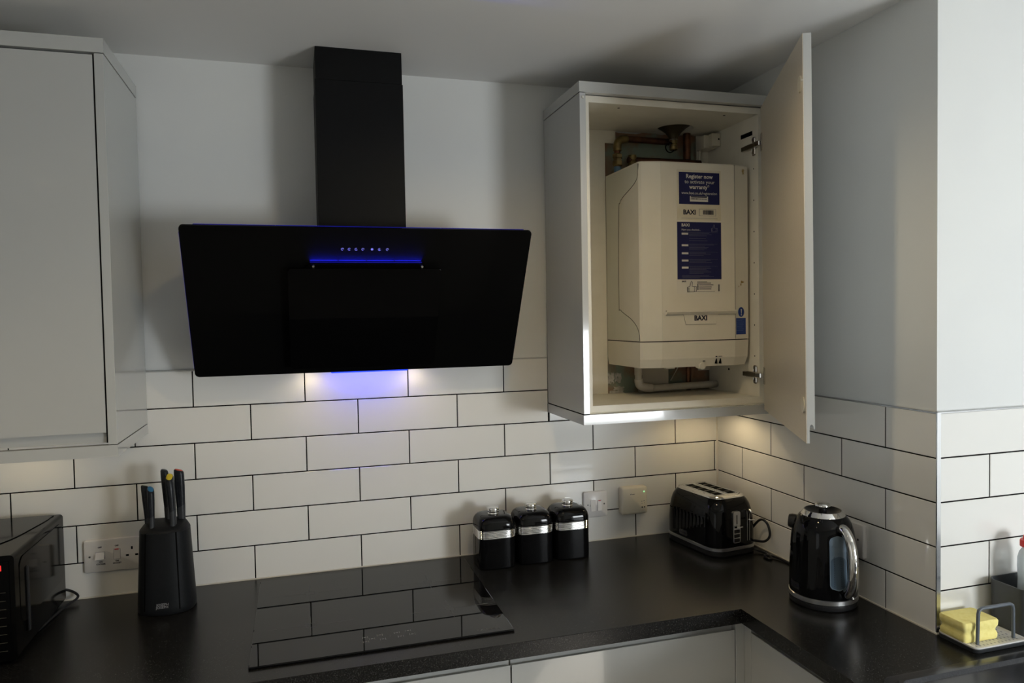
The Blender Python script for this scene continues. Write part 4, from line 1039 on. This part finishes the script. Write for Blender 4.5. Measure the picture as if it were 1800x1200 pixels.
def knife(x, y, zb, ztop, w_, d_, lean, tipm, label, rz=0.0, tipbase=False, sy=0.0):
    t = thing('kitchen_knife', label, 'knife', (x, y, zb), rz, group='knives in the block')
    H = ztop - zb
    def sec(z, w1, d1, dx=0.0, slope_=0.0):
        return [(px + dx, py, z + slope_*px + (sy*py if slope_ < 0 else 0)) for px, py in rrect(w1, d1, min(w1, d1)*0.48, 5)]
    k = H*0.34
    bm = B(); rings(bm, [sec(0, w_*0.74, d_*0.8), sec(k, w_*0.86, d_*0.88, lean*k/H*0.4), sec(H*0.7, w_, d_, lean*0.6), sec(H*0.90, w_*1.0, d_, lean*0.9), sec(H - 0.005, w_*0.97, d_*0.97, lean, -0.28), sec(H - 0.002, w_*0.85, d_*0.85, lean, -0.28)])
    obj('handle', bm, knifem, t, 60, world=False)
    bm = B(); rings(bm, [sec(-0.001, w_*0.755, d_*0.815), sec(k*0.98, w_*0.872, d_*0.892, lean*k/H*0.4, 0.5)])
    obj('bolster', bm, knifeg, t, 60, world=False)
    bm = B(); rings(bm, [sec(H - 0.0022, w_*0.82, d_*0.82, lean, -0.28), sec(H - 0.0004, w_*0.70, d_*0.70, lean, -0.28)])
    obj('end_cap', bm, tipm, t, 60, world=False)
    obj('blade', box(B(), -0.0008, 0.0008, -w_*0.3, w_*0.3, -0.09, 0.0), steelm, t, world=False)
    if tipbase:
        bm = B(); rings(bm, [sec(-0.004, w_*0.80, d_*0.88), sec(0.0060, w_*0.82, d_*0.90)])
        obj('colour_ring', bm, tipm, t, 60, world=False)
knife(-0.1010, -0.127, 1.106, 1.2330, 0.019, 0.018, -0.006, greenm, 'black knife with an olive end, leftmost and behind the blue-ended one', 0.1, sy=-0.2)
knife(-0.0870, -0.162, 1.121, 1.2310, 0.0170, 0.022, 0.0, bluem, 'black knife with a bright blue end at the front left of the block', 0.2, True, sy=0.55)
knife(-0.0545, -0.119, 1.122, 1.2690, 0.019, 0.020, -0.006, knifem, 'tall plain black knife behind and left of the yellow-ended one', -0.1)
knife(-0.0360, -0.162, 1.122, 1.2590, 0.0180, 0.024, -0.006, yellowm, 'black knife with a bright yellow end at the front of the block', -0.2, True, sy=0.6)
knife(-0.0225, -0.119, 1.120, 1.2670, 0.0250, 0.020, -0.003, redk, 'thick black knife with a coral red end, rightmost in the block', -0.1, sy=-0.1)

# ------------------------------------------------------------------ microwave
mw = thing('microwave', 'gloss black microwave at the left end of the worktop', 'microwave', (-0.56, -0.2, ZW))
mx0, mx1, my0, my1, mz0, mz1 = -0.79, -0.326, -0.354, -0.026, 0.920, 1.152
bm = B(); prism(bm, [(x, z) for x, z in rrect(mx1-mx0, mz1-mz0, 0.008, 4, (mx0+mx1)/2, (mz0+mz1)/2)], my0, my1, 'y')
obj('cabinet_shell', bm, microm, mw, 40)
bm = B(); prism(bm, [(x, z) for x, z in rrect(mx1-mx0+0.003, mz1-mz0+0.002, 0.009, 4, (mx0+mx1)/2, (mz0+mz1)/2)], my0 - 0.026, my0 - 0.001, 'y')
obj('front_frame', bm, microm, mw, 40)
bm = B(); prism(bm, smooth_path([Vector((x, y, 0)) for x, y in [(-0.78, -0.36), (-0.5, -0.35), (-0.42, -0.33), (-0.375, -0.25), (-0.355, -0.15), (-0.345, -0.06), (-0.37, -0.035), (-0.6, -0.035), (-0.78, -0.035)]], 4, closed=True) and [(p.x, p.y) for p in smooth_path([Vector((x, y, 0)) for x, y in [(-0.78, -0.35), (-0.5, -0.345), (-0.42, -0.32), (-0.375, -0.25), (-0.355, -0.15), (-0.345, -0.06), (-0.37, -0.035), (-0.6, -0.035), (-0.78, -0.035)]], 4, closed=True)], mz1 - 0.0005, mz1 + 0.0022, 'z')
obj('raised_top', bm, microm, mw, 40)
bm = B(); prism(bm, rpoly(-0.3, -0.045, 0.965, 1.135, 0.03, 6), mx1 - 0.0005, mx1 + 0.0018, 'x') if False else rings(bm, [[(x, y, z) for y, z in rpoly(-0.35, -0.040, 0.985, 1.135, 0.028, 6)] for x in (mx1 - 0.0005, mx1 + 0.0018)])
obj('side_panel', bm, microm, mw, 40)
obj('side_bracket', box(B(), mx1, mx1 + 0.006, -0.312, -0.302, 0.955, 1.105, 0.002), blackpl, mw)
obj('door_window', box(B(), mx0 + 0.02, mx1 - 0.105, my0 - 0.0275, my0 - 0.025, mz0 + 0.03, mz1 - 0.03, 0.001), blackgl, mw)
cpn = obj('control_panel', box(B(), mx1 - 0.098, mx1 - 0.008, my0 - 0.0285, my0 - 0.025, mz0 + 0.012, mz1 - 0.012, 0.001), blackgl, mw)
dimprint = mat('dim_brown_print', (0.05, 0.045, 0.03), 0.5)
for k in range(8): obj('button_line', box(B(), mx1 - 0.070, mx1 - 0.016, my0 - 0.0292, my0 - 0.028, mz0 + 0.022 + k*0.0185, mz0 + 0.0230 + k*0.0185), dimprint, cpn)
text('display_digits', '11:01', 0.017, face_y(mx1 - 0.038, my0 - 0.0292, mz1 - 0.026), led_r, cpn, bold=0.0004)
for (x, y) in ((mx1 - 0.03, my0 + 0.03), (mx1 - 0.03, my1 - 0.03), (mx0 + 0.03, my0 + 0.03), (mx0 + 0.03, my1 - 0.03)): obj('foot', cyl(B(), (x, y, ZW), (x, y, mz0), 0.011, n=16), blackpl, mw, 40)
obj('power_cord', tube(B(), smooth_path([(-0.352, -0.028, 0.952), (-0.325, -0.012, 0.942), (-0.302, -0.018, 0.930), (-0.300, -0.030, 0.922), (-0.318, -0.060, 0.9155), (-0.330, -0.130, 0.9140), (-0.340, -0.21, 0.9140), (-0.36, -0.27, 0.9140)], 7), 0.0034, 8), blackpl, mw, True)

# ------------------------------------------------------------------ sink end, sink tidy, sponge, bottle
sk = thing('sink', 'black granite sink with a raised rim at the far right of the worktop', 'sink', (1.83, -1.27, ZW))
def ringz(x0, x1, y0, y1, r, z): return [(x, y, z) for x, y in rrect(x1-x0, y1-y0, r, 6, (x0+x1)/2, (y0+y1)/2)]
bm = B()
rings(bm, [ringz(1.386, 2.28, -1.505, -1.030, 0.030, ZW + 0.0002), ringz(1.388, 2.278, -1.503, -1.032, 0.029, ZW + 0.004), ringz(1.392, 2.274, -1.499, -1.036, 0.026, ZW + 0.005),
           ringz(1.400, 2.266, -1.491, -1.053, 0.020, ZW + 0.005), ringz(1.404, 2.262, -1.487, -1.057, 0.020, ZW + 0.010), ringz(1.411, 2.255, -1.480, -1.064, 0.018, ZW + 0.010), ringz(1.416, 2.250, -1.475, -1.070, 0.015, ZW + 0.003), ringz(1.45, 2.22, -1.45, -1.10, 0.015, ZW + 0.0015)])
obj('drainer_top', bm, sinkm, sk, 30)
for k in range(9):
    y = -1.16 - k*0.032
    obj('drainer_ridge', tube(B(), [(1.50, y, ZW + 0.0025), (1.80, y, ZW + 0.0025)], 0.003, 6), sinkm, sk)

cx0, cx1, cy0, cy1 = 1.6668, 1.960, -1.012, -0.9085
td = thing('sink_tidy', 'dark grey sink tidy with white drip tray and curved rail', 'sink tidy', (1.75, -0.96, ZW))
bm = B(); rings(bm, [ringz(cx0 + 0.004, cx1, cy0 + 0.004, cy1, 0.012, ZW + 0.0005), ringz(cx0, cx1, cy0, cy1, 0.014, ZW + 0.010), ringz(cx0 + 0.001, cx1 - 0.001, cy0 + 0.001, cy1 - 0.001, 0.013, ZW + 0.0115)])
obj('base_tray', bm, greypl, td, 40)
bm = B(); rings(bm, [ringz(cx0 + 0.0008, cx0 + 0.150, cy0 + 0.0008, cy1 - 0.0008, 0.013, ZW + 0.0112), ringz(cx0 + 0.0008, cx0 + 0.150, cy0 + 0.0008, cy1 - 0.0008, 0.013, ZW + 0.0140), ringz(cx0 + 0.005, cx0 + 0.146, cy0 + 0.005, cy1 - 0.005, 0.010, ZW + 0.0140), ringz(cx0 + 0.007, cx0 + 0.144, cy0 + 0.007, cy1 - 0.007, 0.009, ZW + 0.0120)])
dt = obj('drip_tray', bm, whitegr, td, 40)
bm = B()
for i in range(12):
    for j in range(7): 
        x = cx0 + 0.016 + i*0.0105; y = cy0 + 0.014 + j*0.0125
        box(bm, x - 0.0013, x + 0.0013, y - 0.0022, y + 0.0022, ZW + 0.0119, ZW + 0.01215)
o = obj('drain_holes', bm, inkg, dt); o['kind'] = 'stuff'
ry = cy0 + 0.020; rzz = ZW + 0.090
pts = [(1.6925, ry, ZW + 0.0122), (1.6945, ry, rzz - 0.012), (1.6965, ry, rzz - 0.004), (1.7035, ry, rzz), (1.7850, ry, rzz), (1.7925, ry, rzz - 0.004), (1.7945, ry, rzz - 0.012), (1.7955, ry, ZW + 0.0122)]
obj('rail', tube(B(), pts, 0.0038, 12), mat('grey_blue_rail', (0.10, 0.115, 0.135), 0.35), td, 60)
bm = B()
c0, c1 = 1.8150, 1.9560
rings(bm, [ringz(c0 + 0.003, c1 - 0.003, cy0 + 0.006, cy1 - 0.002, 0.020, ZW + 0.0112), ringz(c0, c1, cy0 + 0.003, cy1, 0.022, ZW + 0.118), ringz(c0 + 0.0025, c1 - 0.0025, cy0 + 0.0055, cy1 - 0.0025, 0.020, ZW + 0.118), ringz(c0 + 0.006, c1 - 0.006, cy0 + 0.009, cy1 - 0.005, 0.018, ZW + 0.016)])
obj('container', bm, greypl, td, 40)
sp_ = thing('sponge', 'yellow washing up sponge with a waisted side on the white drip tray', 'sponge', (1.715, -0.95, ZW + 0.0122), -0.02)
bm = B(); rs = []
for (z, w_, l_) in ((0.0, 0.090, 0.064), (0.003, 0.095, 0.068), (0.012, 0.096, 0.069), (0.0165, 0.091, 0.066), (0.021, 0.088, 0.064), (0.0255, 0.091, 0.066), (0.031, 0.097, 0.070), (0.041, 0.098, 0.071), (0.0445, 0.093, 0.067)):
    rs.append([(x, y, z) for x, y in rrect(w_, l_, 0.007, 5)])
rings(bm, rs)
obj('foam', bm, spongem, sp_, 50, world=False)
bt = thing('soap_bottle', 'clear washing up liquid bottle with a red cap inside the grey container', 'bottle', (1.8865, -0.960, ZW + 0.018))
prof = [(0.026, 0.0), (0.0285, 0.004), (0.0285, 0.06), (0.0275, 0.11), (0.029, 0.135), (0.0285, 0.155), (0.025, 0.168), (0.019, 0.176), (0.0165, 0.180)]
def oval(prof, cx=1.8865, cy=-0.960, z0=ZW + 0.018, e=0.0, ky=0.72):
    bm = B(); n = 36
    rings(bm, [[(cx + (r+e)*math.cos(2*PI*i/n)*1.12, cy + (r+e)*math.sin(2*PI*i/n)*ky, z0 + z) for i in range(n)] for r, z in prof]); return bm
obj('bottle_body', oval(prof), bottlem, bt, 60)
obj('liquid', oval([(0.0255, 0.002), (0.0265, 0.008), (0.0265, 0.06), (0.0258, 0.115)], e=-0.001), liquidm, bt, 60)
ob = obj('cap', oval([(0.0190, 0.179), (0.0215, 0.181), (0.0215, 0.193), (0.0200, 0.196), (0.0130, 0.197)], ky=0.9), redm, bt, 40)
obj('flip_lid', oval([(0.0150, 0.1965), (0.0155, 0.199), (0.0150, 0.2035), (0.0120, 0.205)], ky=0.9), redm, ob, 40)
bm = B(); tube(bm, smooth_path([(1.8565, -0.968, 1.075), (1.8690, -0.9815, 1.050), (1.8725, -0.9825, 1.010), (1.8640, -0.979, 0.985)], 6), 0.0007, 5)
obj('moulded_curve', bm, whitegr, bt)

# ------------------------------------------------------------------ ceiling downlights (out of view, seen in reflections)
for (x, y, nm) in DOWN:
    t = thing('ceiling_downlight', 'round chrome downlight recessed in the ceiling, ' + nm + ' one', 'lamp', (x, y, ZC), group='ceiling downlights')
    obj('bezel', lathe(B(), [(0.045, 0), (0.045, -0.003), (0.036, -0.005), (0.034, -0.002)], (x, y, ZC), 28, cap1=False), chromer, t, 40)
    obj('lens', lathe(B(), [(0.034, -0.001), (0.033, -0.0025)], (x, y, ZC), 28), led_w, t, 40)
